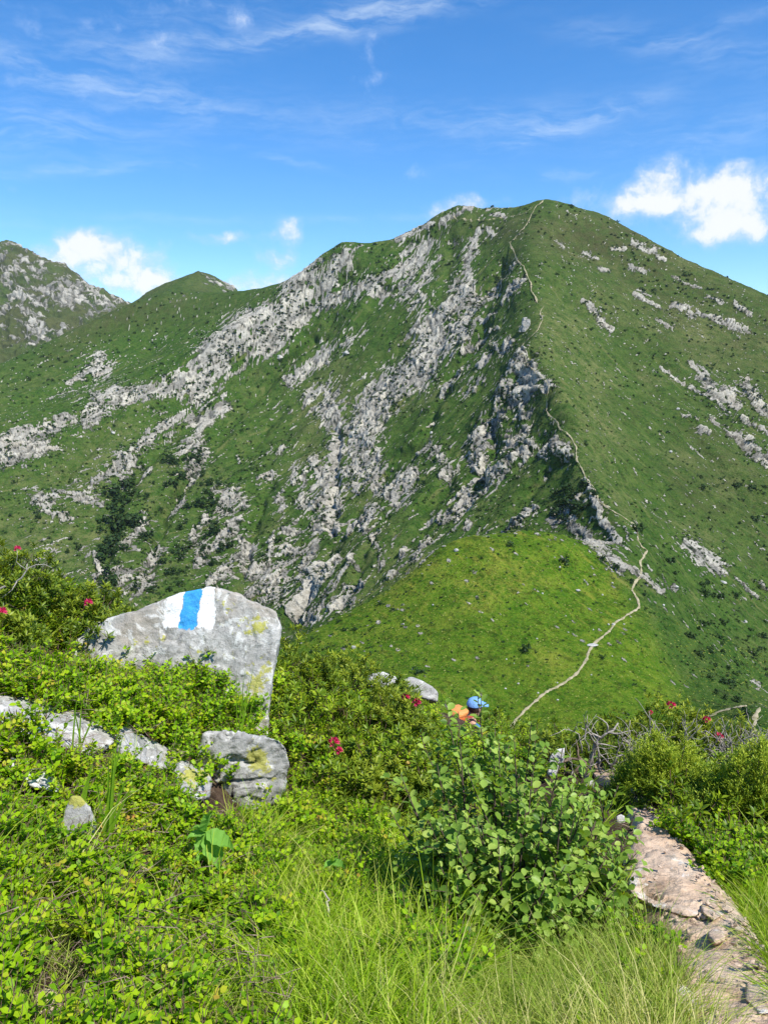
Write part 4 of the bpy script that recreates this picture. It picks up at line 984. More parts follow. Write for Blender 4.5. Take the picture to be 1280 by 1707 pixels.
# ------------------------------------------------------------------ stones of the foreground
def evaluated(o, name):
    dg = bpy.context.evaluated_depsgraph_get()
    me = bpy.data.meshes.new_from_object(o.evaluated_get(dg)); me.name = name
    return me
def stone(name, label, outline, Y, thick, mat, seed, vox=.014, lean=.35, rough=1.0, cat='rock', lichen=(), paint=False, group=None, back=.82, sink=.8, off=None):
    """solid stone: its front face has the outline seen from the path, the rest goes back into the slope"""
    O = np.array(outline, float); vm = O[:, 1].max()
    if off is not None:      # lies in the slope: follows the ground, standing out of it by 'off'
        gy = np.array([hit(u, v)[1] for u, v in O]); A_ = np.c_[O, np.ones(len(O))]; co = np.linalg.lstsq(A_, gy, rcond=None)[0]
        yf = lambda u, v: float(np.array((u, v, 1)) @ co) - off
    else:
        yf = lambda u, v: Y + lean * (vm - v) / FPX * Y
    fr = np.array([at(u, v, yf(u, v)) for u, v in O])
    cen = fr.mean(0)
    cu, cv = O.mean(0)
    def ring(f, k):      # further into the slope, sinking as the slope does
        return np.array([at(cu + (u - cu) * k, cv + (v - cv) * k + sink * f * 10, yf(cu + (u - cu) * k, cv + (v - cv) * k) + f * thick) for u, v in O])
    bk = ring(1.0, back); mid = ring(.45, 1.0)
    n = len(O)
    V = np.concatenate([fr, mid, bk]); F = [list(range(n)), list(range(2 * n, 3 * n))[::-1]]
    for a, b in ((0, n), (n, 2 * n)):
        for i in range(n): j = (i + 1) % n; F.append([a + j, a + i, b + i, b + j])
    base = np.array((cen[0], cen[1] + thick * .4, V[:, 2].min()))
    me = bpy.data.meshes.new('tmp'); me.from_pydata((V - base).tolist(), [], F)
    bm = bmesh.new(); bm.from_mesh(me); bmesh.ops.recalc_face_normals(bm, faces=bm.faces[:]); bm.to_mesh(me); bm.free()
    o = link('tmp', me)
    r = o.modifiers.new('r', 'REMESH'); r.mode = 'VOXEL'; r.voxel_size = vox
    sm = o.modifiers.new('s', 'SMOOTH'); sm.factor = .5; sm.iterations = 2
    e = evaluated(o, name); bpy.data.objects.remove(o)
    nv = len(e.vertices); P = np.empty(nv * 3, np.float32); e.vertices.foreach_get('co', P); P = P.reshape(-1, 3)
    N = np.empty(nv * 3, np.float32); e.vertices.foreach_get('normal', N); N = N.reshape(-1, 3)
    Q = P + base.astype(np.float32)
    w = fbm(Q * 5, 3, seed)
    strat = Q[:, 2] * 22 - Q[:, 0] * 12 + w * 2.2; strat = strat - np.floor(strat)
    f1, f2, c1 = worley((Q * (5, 5, 9)).astype(np.float32) + w[:, None] * .9, seed)
    facet = np.minimum(f1, .55)
    d = fbm(Q * 3.2, 3, seed + 3) * .022 + fbm(Q * 13, 4, seed + 5, .6) * .010 + (strat - .5) * .004 * rough - .020 * rough * sstep((f2 - f1), .10, .0) * sstep(w, -.1, .3) + (c1 - .5) * .012 * rough * (rough > .9)
    d = np.round(d / .006) * .0025 + d * .58
    P2 = P + N * (d * np.minimum(1, thick / .3))[:, None]
    e.vertices.foreach_set('co', P2.astype(np.float32).ravel()); e.materials.clear(); e.materials.append(mat)
    e.polygons.foreach_set('use_smooth', np.ones(len(e.polygons), bool))
    u, v = seen(P2 + base)
    li = np.zeros(nv)
    for (a, b, su, sv, amt) in lichen: li = np.maximum(li, amt * np.exp(-((u - a) / su) ** 2 - ((v - b) / sv) ** 2))
    at_ = e.attributes.new('lichen', 'FLOAT', 'POINT'); at_.data.foreach_set('value', li.astype(np.float32))
    if paint:
        facing = (N[:, 1] < .55)
        j = fbm(Q * 30, 2, 9) * 4
        def band(l0, r0, l1, r1):
            f = np.clip((v - 975) / 78, 0, 1.2); lo = l0 + (l1 - l0) * f; hi = r0 + (r1 - r0) * f
            return sstep(u + j, lo - 2.5, lo + 2.5) * sstep(u + j, hi + 2.5, hi - 2.5) * sstep(v + j, 1055, 1044) * facing
        wh = np.maximum(band(281, 312, 268, 300) * .8, band(336, 362, 326, 356) * .92); bl = band(309, 338, 296, 328)
        for nm, a in (('white_paint', wh), ('blue_paint', bl)):
            at_ = e.attributes.new(nm, 'FLOAT', 'POINT'); at_.data.foreach_set('value', a.astype(np.float32))
    e.update()
    o = link(name, e, None, base); tag(o, label, cat, group)
    return o
MARK = stone_material('painted_gneiss', ((0.22, 0.22, 0.205), (0.37, 0.36, 0.33), (0.50, 0.49, 0.45)), paint=True)
PATHSTONE = stone_material('worn_pink_path_stone', ((0.42, 0.29, 0.195), (0.58, 0.44, 0.32), (0.67, 0.55, 0.42)), lich_amt=0)
WHITE = stone_material('pale_quartz_stone', ((0.40, 0.40, 0.38), (0.55, 0.54, 0.52), (0.66, 0.65, 0.62)), lich_amt=0)
stone('marked_boulder', 'big grey boulder painted with a white blue white trail mark', [(96, 1130), (112, 1085), (140, 1052), (185, 1028), (240, 1014), (300, 986), (352, 977), (400, 992), (440, 1010), (461, 1020), (467, 1043), (463, 1085), (455, 1140), (450, 1190), (444, 1262), (330, 1262), (180, 1215), (100, 1180)],
      4.15, .62, MARK, 501, .012, .38, .6, 'boulder', [(430, 1045, 16, 20, .8), (418, 1050, 30, 14, .5), (425, 1150, 20, 50, .62), (440, 1110, 16, 30, .5), (385, 1010, 22, 14, .5), (250, 1068, 30, 14, .5), (350, 1090, 50, 14, .3)], True)
stone('rough_block', 'rough square grey block with yellow lichen below the painted boulder', [(330, 1262), (343, 1222), (372, 1219), (420, 1228), (466, 1232), (478, 1246), (485, 1275), (478, 1300), (466, 1335), (440, 1352), (380, 1350), (334, 1330)],
      3.62, .34, STONE, 511, .008, .18, 1.7, 'rock', [(430, 1265, 24, 22, 1.0), (370, 1305, 12, 8, .8), (465, 1300, 14, 10, .7), (345, 1290, 10, 10, .6)])
stone('long_slab', 'long grey slab half sunk in bilberry at the left edge', [(-90, 1135), (0, 1143), (45, 1153), (95, 1172), (140, 1190), (180, 1215), (192, 1236), (150, 1262), (60, 1232), (-90, 1205)], 3.2, .4, STONE, 521, .011, .9, .7, 'rock', [(130, 1185, 18, 8, .4)], off=0.10)
stone('broken_slab', 'narrow broken slab with white patches continuing below the long slab', [(188, 1218), (215, 1208), (240, 1222), (275, 1240), (292, 1256), (288, 1285), (240, 1272), (195, 1250)], 3.3, .3, STONE, 531, .009, .8, 1.3, 'rock', [(210, 1235, 20, 10, .6), (275, 1260, 14, 8, .5)], off=0.09)
stone('yellow_stone', 'lichen yellow stone wedged left of the rough square block', [(282, 1272), (310, 1270), (338, 1285), (352, 1300), (349, 1328), (325, 1335), (290, 1305)], 3.42, .2, STONE, 541, .008, .6, 1.0, 'rock', [(325, 1295, 30, 18, 1.0)], off=0.12)
stone('small_stone', 'small pointed stone with a yellow top among bilberry leaves', [(103, 1372), (112, 1345), (120, 1326), (134, 1328), (150, 1345), (160, 1368), (158, 1395), (110, 1400)], 2.42, .12, STONE, 551, .006, .4, 1.0, 'rock', [(128, 1335, 20, 14, 1.1)])
stone('stone_edge', 'thin pale stone edge showing through the bilberry leaves', [(18, 1262), (45, 1266), (70, 1284), (98, 1304), (96, 1320), (55, 1310), (15, 1280)], 2.75, .12, WHITE, 561, .006, .5, .5, 'rock', off=0.12)
stone('grey_rock', 'grey wedge shaped rock on the lip of the slope', [(672, 1132), (686, 1128), (705, 1134), (722, 1145), (731, 1155), (729, 1170), (700, 1162), (680, 1150)], 7.1, .5, STONE, 571, .02, .5, .8, 'rock')
stone('pale_rock', 'low pale rock behind the rhododendron, left of the wedge shaped rock', [(614, 1124), (640, 1119), (660, 1127), (662, 1140), (640, 1150), (612, 1145)], 6.9, .5, WHITE, 581, .02, .5, .6, 'rock')
stone('white_rock', 'white upright rock beside the dead branches', [(911, 1278), (916, 1258), (930, 1247), (941, 1246), (941, 1262), (930, 1280), (925, 1296), (910, 1294)], 4.75, .14, WHITE, 591, .012, .3, 1.0, 'rock')
for a in [('white_stone', 'small white stone by the upper path bend', [(974, 1300), (982, 1295), (990, 1300), (988, 1310), (976, 1311)], 4.45), ('white_stone', 'small white stone at the right of the big leafy shrub', [(1026, 1360), (1035, 1356), (1043, 1362), (1040, 1373), (1028, 1374)], 3.5)]:
    stone(a[0], a[1], a[2], a[3], .06, WHITE, int(a[3] * 100), .006, .3, .6, 'rock')
stone('path_slab', 'big rounded pink slab forming a step in the path', [(1046, 1462), (1060, 1438), (1080, 1425), (1102, 1422), (1130, 1426), (1155, 1440), (1176, 1462), (1200, 1484), (1212, 1500), (1205, 1525), (1150, 1530), (1080, 1510), (1050, 1490)], 2.62, .36, PATHSTONE, 601, .010, 1.5, .45, 'rock', off=0.10)
stone('flat_path_stone', 'flat pale stone at the right edge of the path', [(1166, 1500), (1185, 1494), (1212, 1500), (1216, 1520), (1190, 1535), (1170, 1522)], 2.42, .14, PATHSTONE, 611, .008, 1.6, .6, 'rock', off=0.10)
stone('rounded_path_stone', 'small rounded stone beside the dark grass of the path', [(1178, 1556), (1192, 1546), (1206, 1552), (1206, 1566), (1190, 1572)], 2.22, .08, PATHSTONE, 621, .006, 1.2, .6, 'rock', off=0.10)
stone('standing_stone', 'small sharp stone standing on edge in the path', [(1190, 1604), (1196, 1600), (1206, 1620), (1202, 1624), (1193, 1616)], 2.1, .03, WHITE, 631, .004, .3, .6, 'rock')
stone('brown_path_stone', 'brownish stone next to the sharp stone standing in the path', [(1203, 1600), (1213, 1596), (1220, 1604), (1214, 1611), (1204, 1609)], 2.12, .05, PATHSTONE, 641, .005, .8, .6, 'rock', off=0.08)
stone('corner_rock', 'pale slanting rock at the very bottom between grass tufts', [(728, 1634), (742, 1632), (775, 1658), (815, 1690), (830, 1720), (830, 1760), (770, 1760), (755, 1690)], 1.95, .2, PATHSTONE, 651, .008, .9, .5, 'rock', off=0.10)
stone('buried_rock', 'pale rock showing in the bare soil at bottom left', [(58, 1660), (75, 1645), (95, 1650), (100, 1690), (80, 1720), (56, 1710)], 1.72, .1, PATHSTONE, 661, .006, .6, .6, 'rock', off=0.06)
stone('path_boulder', 'pale stone slab at the lower left edge of the path', [(1120, 1640), (1150, 1650), (1185, 1690), (1210, 1740), (1190, 1800), (1140, 1780), (1120, 1700)], 1.93, .2, PATHSTONE, 671, .009, 1.3, .5, 'rock', off=0.09)
stone('path_plate', 'flat stone plate in the bottom right corner of the path', [(1240, 1640), (1290, 1645), (1310, 1690), (1262, 1690), (1240, 1665)], 1.86, .16, PATHSTONE, 681, .009, 1.6, .5, 'rock', off=0.09)
# ------------------------------------------------------------------ leaves and sprigs
def rot_to(axis, normal):
    x = np.asarray(axis, float); x = x / (np.linalg.norm(x) + 1e-9)
    n = np.asarray(normal, float); n = n - x * (n @ x); n = n / (np.linalg.norm(n) + 1e-9)
    return np.stack([x, np.cross(n, x), n], 1)
LEAF_V = np.array([(0, 0, 0), (.25, .20, .05), (.25, 0, 0), (.25, -.20, .05), (.62, .25, .06), (.62, 0, .01), (.62, -.25, .06), (1, 0, -.06)])
LEAF_F = [(0, 2, 1), (0, 3, 2), (1, 2, 5, 4), (2, 3, 6, 5), (4, 5, 7), (5, 6, 7)]
SMALL_V = np.array([(0, 0, 0), (.5, .27, .07), (.5, 0, .0), (.5, -.27, .07), (1, 0, -.03)])
SMALL_F = [(0, 2, 1), (0, 3, 2), (1, 2, 4), (2, 3, 4)]
def put_leaf(mb, p, axis, normal, L, W, V=SMALL_V, F=SMALL_F, m=0, t=0.0):
    R = rot_to(axis, normal)
    mb.add(p + (V * (L, W, L)) @ R.T, F, m, t)
def unit(v): return v / (np.linalg.norm(v) + 1e-9)

def bilberry_sprig(seed):
    r = np.random.default_rng(seed); mb = MB()
    H = r.uniform(.10, .17)
    stems = [(np.zeros(3), unit(np.array((r.normal() * .25, r.normal() * .25, 1))), H)]
    for k in range(r.integers(2, 5)):
        a = r.uniform(0, 6.28); z = r.uniform(.3, .7) * H
        stems.append((stems[0][1] * z, unit(np.array((math.cos(a) * .8, math.sin(a) * .8, 1))), H * r.uniform(.4, .65)))
    for (b, d, h) in stems:
        pts = [b + d * h * f + np.array((0, 0, .015 * f * f)) for f in (0, .5, 1)]
        mb.tube(pts, .0013, .0007, 3, 1)
        n = int(h / .0085)
        for i in range(n):
            f = .25 + .75 * i / n; p = b + d * h * f; a = i * 2.6 + r.uniform(-.4, .4)
            o = np.array((math.cos(a), math.sin(a), r.uniform(.15, .9)))
            put_leaf(mb, p, o, (o[0] * -.4 + r.normal() * .3, o[1] * -.4 + r.normal() * .3, 1), r.uniform(.013, .023), r.uniform(.019, .028), LEAF_V, LEAF_F, t=r.random())
    return mb
def rosette(seed, n=11, L=.034, W=.020, up=.75, stem=.10):
    r = np.random.default_rng(seed); mb = MB()
    mb.tube([(0, 0, 0), (.004, .002, stem * .6), (0, 0, stem)], .0022, .0016, 3, 1)
    for i in range(n):
        a = i * 2.4 + r.uniform(-.25, .25); e = up * (0.35 + 1.1 * i / n)
        o = np.array((math.cos(a), math.sin(a), e))
        put_leaf(mb, np.array((0, 0, stem - .018 * (1 - i / n))), o, (-o[0] * .6, -o[1] * .6, 1.0), L * r.uniform(.8, 1.2), W * r.uniform(.85, 1.1), LEAF_V, LEAF_F, t=i / n)
    return mb
def grass_tuft(seed, n=26, h=.22, spread=.05, lean=.5, w=.0022, bend=.5):
    r = np.random.default_rng(seed); mb = MB()
    for i in range(n):
        a = r.uniform(0, 6.28); b = np.array((math.cos(a), math.sin(a), 0)) * spread * math.sqrt(r.random())
        d = unit(np.array((math.cos(a) * lean * r.random(), math.sin(a) * lean * r.random(), 1)) + r.normal(size=3) * (.15, .15, 0))
        H = h * r.uniform(.5, 1.15); out = np.array((d[0], d[1], 0)); out = unit(out)
        s = np.cross(d, r.normal(size=3)); s = unit(s); V = []; bd = bend * r.uniform(.3, 1.4)
        for f in (0, .35, .7, 1):
            c = b + d * H * f + out * H * bd * f * f * .6 - np.array((0, 0, H * bd * f * f * f * .35)); ww = w * (1 - f * .85) * r.uniform(.9, 1.1)
            V += [c - s * ww, c + s * ww]
        mb.add(V, [(0, 1, 3, 2), (2, 3, 5, 4), (4, 5, 7, 6)], 0, r.random())
    return mb
def needle_spray(seed):
    r = np.random.default_rng(seed); mb = MB(); d = np.array((0, 0, 1.0)); H = .075
    mb.tube([(0, 0, 0), (0, 0, H)], .0018, .0008, 3, 1)
    for b in range(5):
        a = b * 2.5 + r.uniform(-.4, .4); z = H * (.2 + .16 * b); dd = unit(np.array((math.cos(a) * .9, math.sin(a) * .9, .9))); hh = .045 * r.uniform(.7, 1.2)
        for i in range(11):
            f = i / 10; p = np.array((0, 0, z)) + dd * hh * f; an = i * 2.4
            o = dd * .7 + .8 * np.array((math.cos(an), math.sin(an), .3))
            put_leaf(mb, p, o, np.cross(o, (0.3, .2, .9)) * .4 + (0, 0, 1), .013, .009, t=f)
    for i in range(12):
        an = i * 2.4; o = np.array((math.cos(an) * .7, math.sin(an) * .7, .8)); put_leaf(mb, (0, 0, H * (.3 + .7 * i / 12)), o, (0, 0, 1), .013, .009, t=.5 + i / 24)
    return mb

GN_CACHE = {}
def scatter(name, templates, P, scale, mats, pick=None, tilt=.25, tint=None, seed=0, normal=None):
    """ONE object of uncountable small growth: template pieces and points in one mesh, placed by geometry nodes"""
    r = np.random.default_rng(seed); n = len(P); K = len(templates)
    V = []; F = []; M = []; kv = []; tn = []; off = 0
    for k, mb in enumerate(templates):
        v = np.concatenate(mb.V); V.append(v); F += [[i + off for i in f] for f in mb.F]; M += mb.M; kv += [k] * len(v); tn += mb.T; off += len(v)
    allV = np.concatenate(V + [np.asarray(P, float)])
    me = bpy.data.meshes.new(name); me.from_pydata(allV.tolist(), [], F)
    for m in mats: me.materials.append(m)
    me.polygons.foreach_set('material_index', np.array(M, np.int32)); me.polygons.foreach_set('use_smooth', np.ones(len(F), bool))
    pick = r.integers(0, K, n) if pick is None else pick
    rot = np.stack([r.normal(size=n) * tilt, r.normal(size=n) * tilt, r.uniform(0, 6.283, n)], 1)
    if normal is not None: rot[:, :2] += normal
    tint = r.random(n) if tint is None else tint
    def fa(nm, typ, a, key):
        A = me.attributes.new(nm, typ, 'POINT'); A.data.foreach_set(key, np.ascontiguousarray(a).ravel())
    fa('piece', 'INT', np.concatenate([np.array(kv), -1 - pick]).astype(np.int32), 'value')
    fa('turn', 'FLOAT_VECTOR', np.concatenate([np.zeros((off, 3)), rot]).astype(np.float32), 'vector')
    fa('size', 'FLOAT', np.concatenate([np.ones(off), np.broadcast_to(scale, n)]).astype(np.float32), 'value')
    fa('tint', 'FLOAT', np.concatenate([np.array(tn), tint]).astype(np.float32), 'value')
    me.update()
    if K not in GN_CACHE:
        t = bpy.data.node_groups.new('place_sprigs', 'GeometryNodeTree'); GN_CACHE[K] = t
        t.interface.new_socket('Geometry', in_out='INPUT', socket_type='NodeSocketGeometry'); t.interface.new_socket('Geometry', in_out='OUTPUT', socket_type='NodeSocketGeometry')
        gi = t.nodes.new('NodeGroupInput'); go = t.nodes.new('NodeGroupOutput'); L = t.links
        def named(nm, typ):
            a = t.nodes.new('GeometryNodeInputNamedAttribute'); a.data_type = typ; a.inputs[0].default_value = nm
            return next(s for s in a.outputs if s.enabled)
        pc, tu, sz = named('piece', 'INT'), named('turn', 'FLOAT_VECTOR'), named('size', 'FLOAT')
        er = t.nodes.new('FunctionNodeEulerToRotation'); L.new(tu, er.inputs[0])
        jn = t.nodes.new('GeometryNodeJoinGeometry')
        def sepq(val):
            c = t.nodes.new('FunctionNodeCompare'); c.data_type = 'INT'; c.operation = 'EQUAL'
            ins = [s for s in c.inputs if s.enabled]; L.new(pc, ins[0]); ins[1].default_value = val
            s = t.nodes.new('GeometryNodeSeparateGeometry'); s.domain = 'POINT'; L.new(gi.outputs[0], s.inputs[0]); L.new(c.outputs[0], s.inputs[1])
            return s.outputs[0]
        for k in range(K):
            ip = t.nodes.new('GeometryNodeInstanceOnPoints')
            L.new(sepq(-1 - k), ip.inputs['Points']); L.new(sepq(k), ip.inputs['Instance']); L.new(er.outputs[0], ip.inputs['Rotation']); L.new(sz, ip.inputs['Scale'])
            L.new(ip.outputs[0], jn.inputs[0])
        L.new(jn.outputs[0], go.inputs[0])
    o = link(name, me); md = o.modifiers.new('place', 'NODES'); md.node_group = GN_CACHE[K]
    tag(o, kind='stuff')
    return o

STEMM = path_mat('brown_stems', (.07, .045, .03), (.16, .11, .075), 40)
BILM = leaf_mat('bilberry_leaves', [(0.050, 0.135, 0.005), (0.125, 0.275, 0.006), (0.250, 0.440, 0.007), (0.350, 0.510, 0.012), (0.46, 0.47, 0.035), (0.46, 0.20, 0.06)], .42, .42)
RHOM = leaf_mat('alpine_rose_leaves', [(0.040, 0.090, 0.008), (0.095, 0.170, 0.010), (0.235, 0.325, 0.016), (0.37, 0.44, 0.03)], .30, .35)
GRASSM = leaf_mat('fresh_grass', [(0.110, 0.230, 0.008), (0.215, 0.370, 0.012), (0.360, 0.500, 0.025), (0.55, 0.56, 0.14)], .40, .5)
DRYM = leaf_mat('drying_grass', [(0.105, 0.200, 0.014), (0.215, 0.325, 0.030), (0.40, 0.44, 0.10), (0.66, 0.58, 0.28)], .35, .6)
JUNM = leaf_mat('juniper_needles', [(0.041, 0.095, 0.016), (0.101, 0.162, 0.027), (0.250, 0.297, 0.047), (0.351, 0.378, 0.081)], .25, .5)

def field_points(N, Y0, Y1, seed, tmax=.64):
    r = np.random.default_rng(seed); Y = r.uniform(Y0, Y1, N); X = r.uniform(-tmax, tmax, N) * np.maximum(Y, 1.3)
    Z = G(X, Y); P = np.stack([X, Y, Z], 1); u, v = seen(P)
    keep = np.array([not on_path(x, y, 1.0) for x, y in P[:, :2]])
    return P, u, v, keep, r
def poly_mask(u, v, poly, jit=0, r=None):
    px = np.array([p[0] for p in poly]); py = np.array([p[1] for p in poly]); c = np.zeros(len(u), bool); j = len(poly) - 1
    uu = u + (r.normal(size=len(u)) * jit if r is not None else 0); vv = v + (r.normal(size=len(u)) * jit if r is not None else 0)
    for i in range(len(poly)):
        t = ((py[i] > vv) != (py[j] > vv)) & (uu < (px[j] - px[i]) * (vv - py[i]) / (py[j] - py[i] + 1e-9) + px[i]); c ^= t; j = i
    return c
Z_BIL = [(-900, 1160), (150, 1130), (320, 1105), (448, 1105), (452, 1262), (430, 1300), (335, 1350), (380, 1400), (470, 1450), (470, 1600), (500, 1720), (480, 2100), (-900, 2100)]
Z_BILBACK = [(-900, 1000), (120, 1010), (190, 1060), (130, 1140), (-900, 1170)]
Z_RHO = [(440, 1090), (560, 1120), (740, 1165), (800, 1200), (930, 1225), (930, 1262), (850, 1300), (700, 1370), (560, 1370), (500, 1330), (470, 1260), (450, 1180)]
Z_RHOR = [(880, 1200), (1110, 1215), (1400, 1220), (2400, 1300), (2400, 1440), (1250, 1450), (1110, 1400), (1070, 1330), (960, 1265), (880, 1250)]
Z_RHOL = [(-900, 900), (60, 940), (190, 1030), (180, 1070), (60, 1060), (-900, 1040)]
Z_GRASS = [(330, 1345), (500, 1320), (640, 1360), (700, 1420), (720, 1560), (790, 1600), (760, 1720), (760, 2100), (470, 2100), (500, 1700), (450, 1580), (440, 1460)]
Z_DRY = [(700, 1640), (800, 1650), (930, 1650), (1060, 1560), (1090, 1560), (1130, 1650), (1180, 1800), (1180, 2100), (760, 2100), (760, 1700)]
Z_GR = [(1215, 1480), (2400, 1440), (2400, 1800), (1400, 1760), (1330, 1720), (1262, 1650), (1228, 1570)]
Z_ALDER = [(640, 1330), (1030, 1330), (1060, 1440), (1060, 1560), (900, 1600), (700, 1570)]
Z_BILR = [(1090, 1385), (1240, 1400), (1800, 1400), (1800, 1480), (1200, 1480), (1120, 1440)]
BARE = [(105, 1640, 62, 110), (420, 1745, 190, 50), (70, 1740, 50, 60), (60, 1500, 35, 22), (150, 1545, 30, 20)]
def clear_of_rocks(P, h):
    """growth that would stand right in front of a stone the photo shows is left out"""
    ok = np.ones(len(P), bool)
    for poly, Yr in ROCK_VIEW:
        near = P[:, 1] < Yr + .05
        for f in (0.15, .5, .85):
            Q = P[near] + (0, 0, h * f); u, v = seen(Q); ok[np.nonzero(near)[0][poly_mask(u, v, poly)]] = False
    return ok
ROCK_VIEW = [([(130, 1075), (180, 1030), (300, 985), (360, 975), (470, 1010), (467, 1090), (452, 1215), (440, 1218), (424, 1120), (330, 1085), (220, 1090), (195, 1075), (150, 1090)], 4.2),
             ([(335, 1225), (480, 1230), (488, 1290), (465, 1340), (340, 1335)], 3.6), ([(-100, 1128), (50, 1140), (140, 1180), (196, 1222), (180, 1252), (130, 1238), (60, 1208), (-100, 1190)], 3.25),
             ([(190, 1210), (290, 1245), (300, 1275), (230, 1262)], 3.35), ([(290, 1272), (350, 1300), (349, 1325), (320, 1320)], 3.4), ([(108, 1350), (122, 1324), (160, 1365), (155, 1380), (110, 1382)], 2.4),
             ([(20, 1266), (98, 1306), (90, 1312), (20, 1276)], 2.75), ([(672, 1130), (732, 1150), (730, 1166), (680, 1150)], 7), ([(614, 1122), (660, 1127), (660, 1136), (614, 1134)], 6.9), ([(911, 1250), (942, 1246), (938, 1280), (912, 1284)], 4.7),
             ([(1050, 1440), (1100, 1424), (1160, 1440), (1210, 1500), (1200, 1530), (1080, 1500)], 2.6), ([(728, 1168), (806, 1158), (806, 1216), (728, 1216)], 8.2), ([(735, 1638), (760, 1640), (820, 1700), (770, 1720)], 1.95)]
def bare(u, v, k=1.0):
    b = np.zeros(len(u), bool)
    for (a, c, su, sv) in BARE: b |= ((u - a) / su) ** 2 + ((v - c) / sv) ** 2 < k
    return b
BIL_T = [bilberry_sprig(700 + k) for k in range(6)]
def grow():
    P, u, v, keep, r = field_points(34000, 1.05, 6.2, 801, .95)
    fill_ = fbm(P * 3.5, 3, 811)
    m = keep & ~bare(u, v) & ((poly_mask(u, v, Z_BIL, 14, r) & (fill_ > -.42)) | (poly_mask(u, v, Z_BILBACK, 12, r) & (r.random(len(u)) < .75)) | (poly_mask(u, v, Z_BILR, 10, r)) |
        (poly_mask(u, v, Z_GRASS, 14, r) & (fbm(P * 2.6, 2, 817) > -.05) & (r.random(len(u)) < .55)) | (poly_mask(u, v, Z_DRY, 10, r) & (fbm(P * 3, 2, 815) > .28) & (r.random(len(u)) < .5)) | (poly_mask(u, v, Z_RHO, 10, r) & (r.random(len(u)) < .40)))
    m &= clear_of_rocks(P, .15)
    Q = P[m]; nv = fbm(Q * 2.2, 3, 821)
    lump = fbm(Q * 4.2, 3, 823); Q[:, 2] += -.03 + np.clip(nv, -.5, .5) * .04 + np.clip(lump, -.2, .6) * .09
    scatter('bilberry_cover', BIL_T, Q, (1.0 + nv * .35 + lump * .35) * (.8 + .3 * np.random.default_rng(2).random(len(Q))) * (1 + .04 * Q[:, 1]), [BILM, STEMM], tint=np.clip(.35 + .5 * fbm(Q * 1.8, 3, 825) + .25 * np.random.default_rng(3).normal(size=len(Q)), 0, 1), seed=5)
    # grass
    P, u, v, keep, r = field_points(15000, 1.05, 6.8, 831, .95)
    rr = r.random(len(u))
    mg = keep & ((poly_mask(u, v, Z_GRASS, 14, r) & (rr < .95)) | (poly_mask(u, v, Z_BIL, 6, r) & (rr < .04 + .22 * (fbm(P * 2.1, 2, 833) > .12))) | (poly_mask(u, v, Z_GR, 10, r) & (rr < .8)) | (poly_mask(u, v, Z_RHO, 10, r) & (rr < .32)) | (poly_mask(u, v, Z_BILBACK, 10, r) & (rr < .45)) | (poly_mask(u, v, Z_RHOR, 10, r) & (rr < .04)))
    mg |= keep & poly_mask(u, v, Z_ALDER, 10, r) & (rr < .12)
    mg &= clear_of_rocks(P, .20)
    Q = P[mg]; nv = fbm(Q * 2, 3, 835)
    GT = [grass_tuft(840 + k, 20, (.10, .16, .21, .15)[k], .05, .75, (.0030, .0024, .0020, .0038)[k], (.5, .8, 1.0, .9)[k]) for k in range(4)]
    scatter('grass', GT, Q - (0, 0, .01), (1.0 + nv * .5) * (.75 + .5 * r.random(len(Q))), [GRASSM], tilt=.22, tint=np.clip(.45 + nv * .6 + r.normal(size=len(Q)) * .15, 0, 1), seed=7)
    P, u, v, keep, r = field_points(10200, 1.05, 4.2, 851, .95)
    rr = r.random(len(u))
    md = keep & ((poly_mask(u, v, Z_DRY, 12, r) & (rr < .95)) | (poly_mask(u, v, Z_GRASS, 8, r) & (rr < .22)) | (poly_mask(u, v, Z_GR, 8, r) & (rr < .25)) | (bare(u, v, 1.6) & (rr < .10)))
    md &= clear_of_rocks(P, .12)
    Q = P[md]; nv = fbm(Q * 2.4, 3, 855)
    DT = [grass_tuft(860 + k, 34, (.15, .19, .12)[k], (.04, .06, .05)[k], .8, (.0011, .0016, .0020)[k], (.9, 1.2, .8)[k]) for k in range(3)]
    scatter('drying_grass', DT, Q - (0, 0, .01), (1.0 + nv * .5) * (.8 + .4 * r.random(len(Q))), [DRYM], tilt=.28, tint=np.clip(.42 + nv * .9 + r.normal(size=len(Q)) * .15, 0, 1), seed=8)
    # low alpine rose
    P, u, v, keep, r = field_points(15000, 2.2, 7.6, 871, .95)
    rr = r.random(len(u)); lump = fbm(P * 1.6, 3, 875)
    mr = keep & ((poly_mask(u, v, Z_RHO, 10, r) & (rr < .95)) | (poly_mask(u, v, Z_RHOR, 8, r) & (rr < .9)) | (poly_mask(u, v, Z_RHOL, 10, r) & (rr < .9)))
    mr &= clear_of_rocks(P, .25)
    Q = P[mr]; r2 = np.random.default_rng(9)
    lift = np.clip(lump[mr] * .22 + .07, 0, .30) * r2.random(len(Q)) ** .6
    Q[:, 2] += lift - .02
    RT = [rosette(880 + k, 10 + k) for k in range(4)]
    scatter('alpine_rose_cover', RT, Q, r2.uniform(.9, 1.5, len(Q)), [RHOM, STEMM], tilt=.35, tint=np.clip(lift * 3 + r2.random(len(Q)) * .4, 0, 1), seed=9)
    # leaf litter and small twigs on the bare ground
    P, u, v, keep, r = field_points(5000, 1.05, 6, 891, .72)
    mm = (bare(u, v, 1.8) & keep) | (~keep & (r.random(len(u)) < .10)) | (keep & (r.random(len(u)) < .10))
    Q = P[mm]; Q[:, 2] += .012
    LT = []
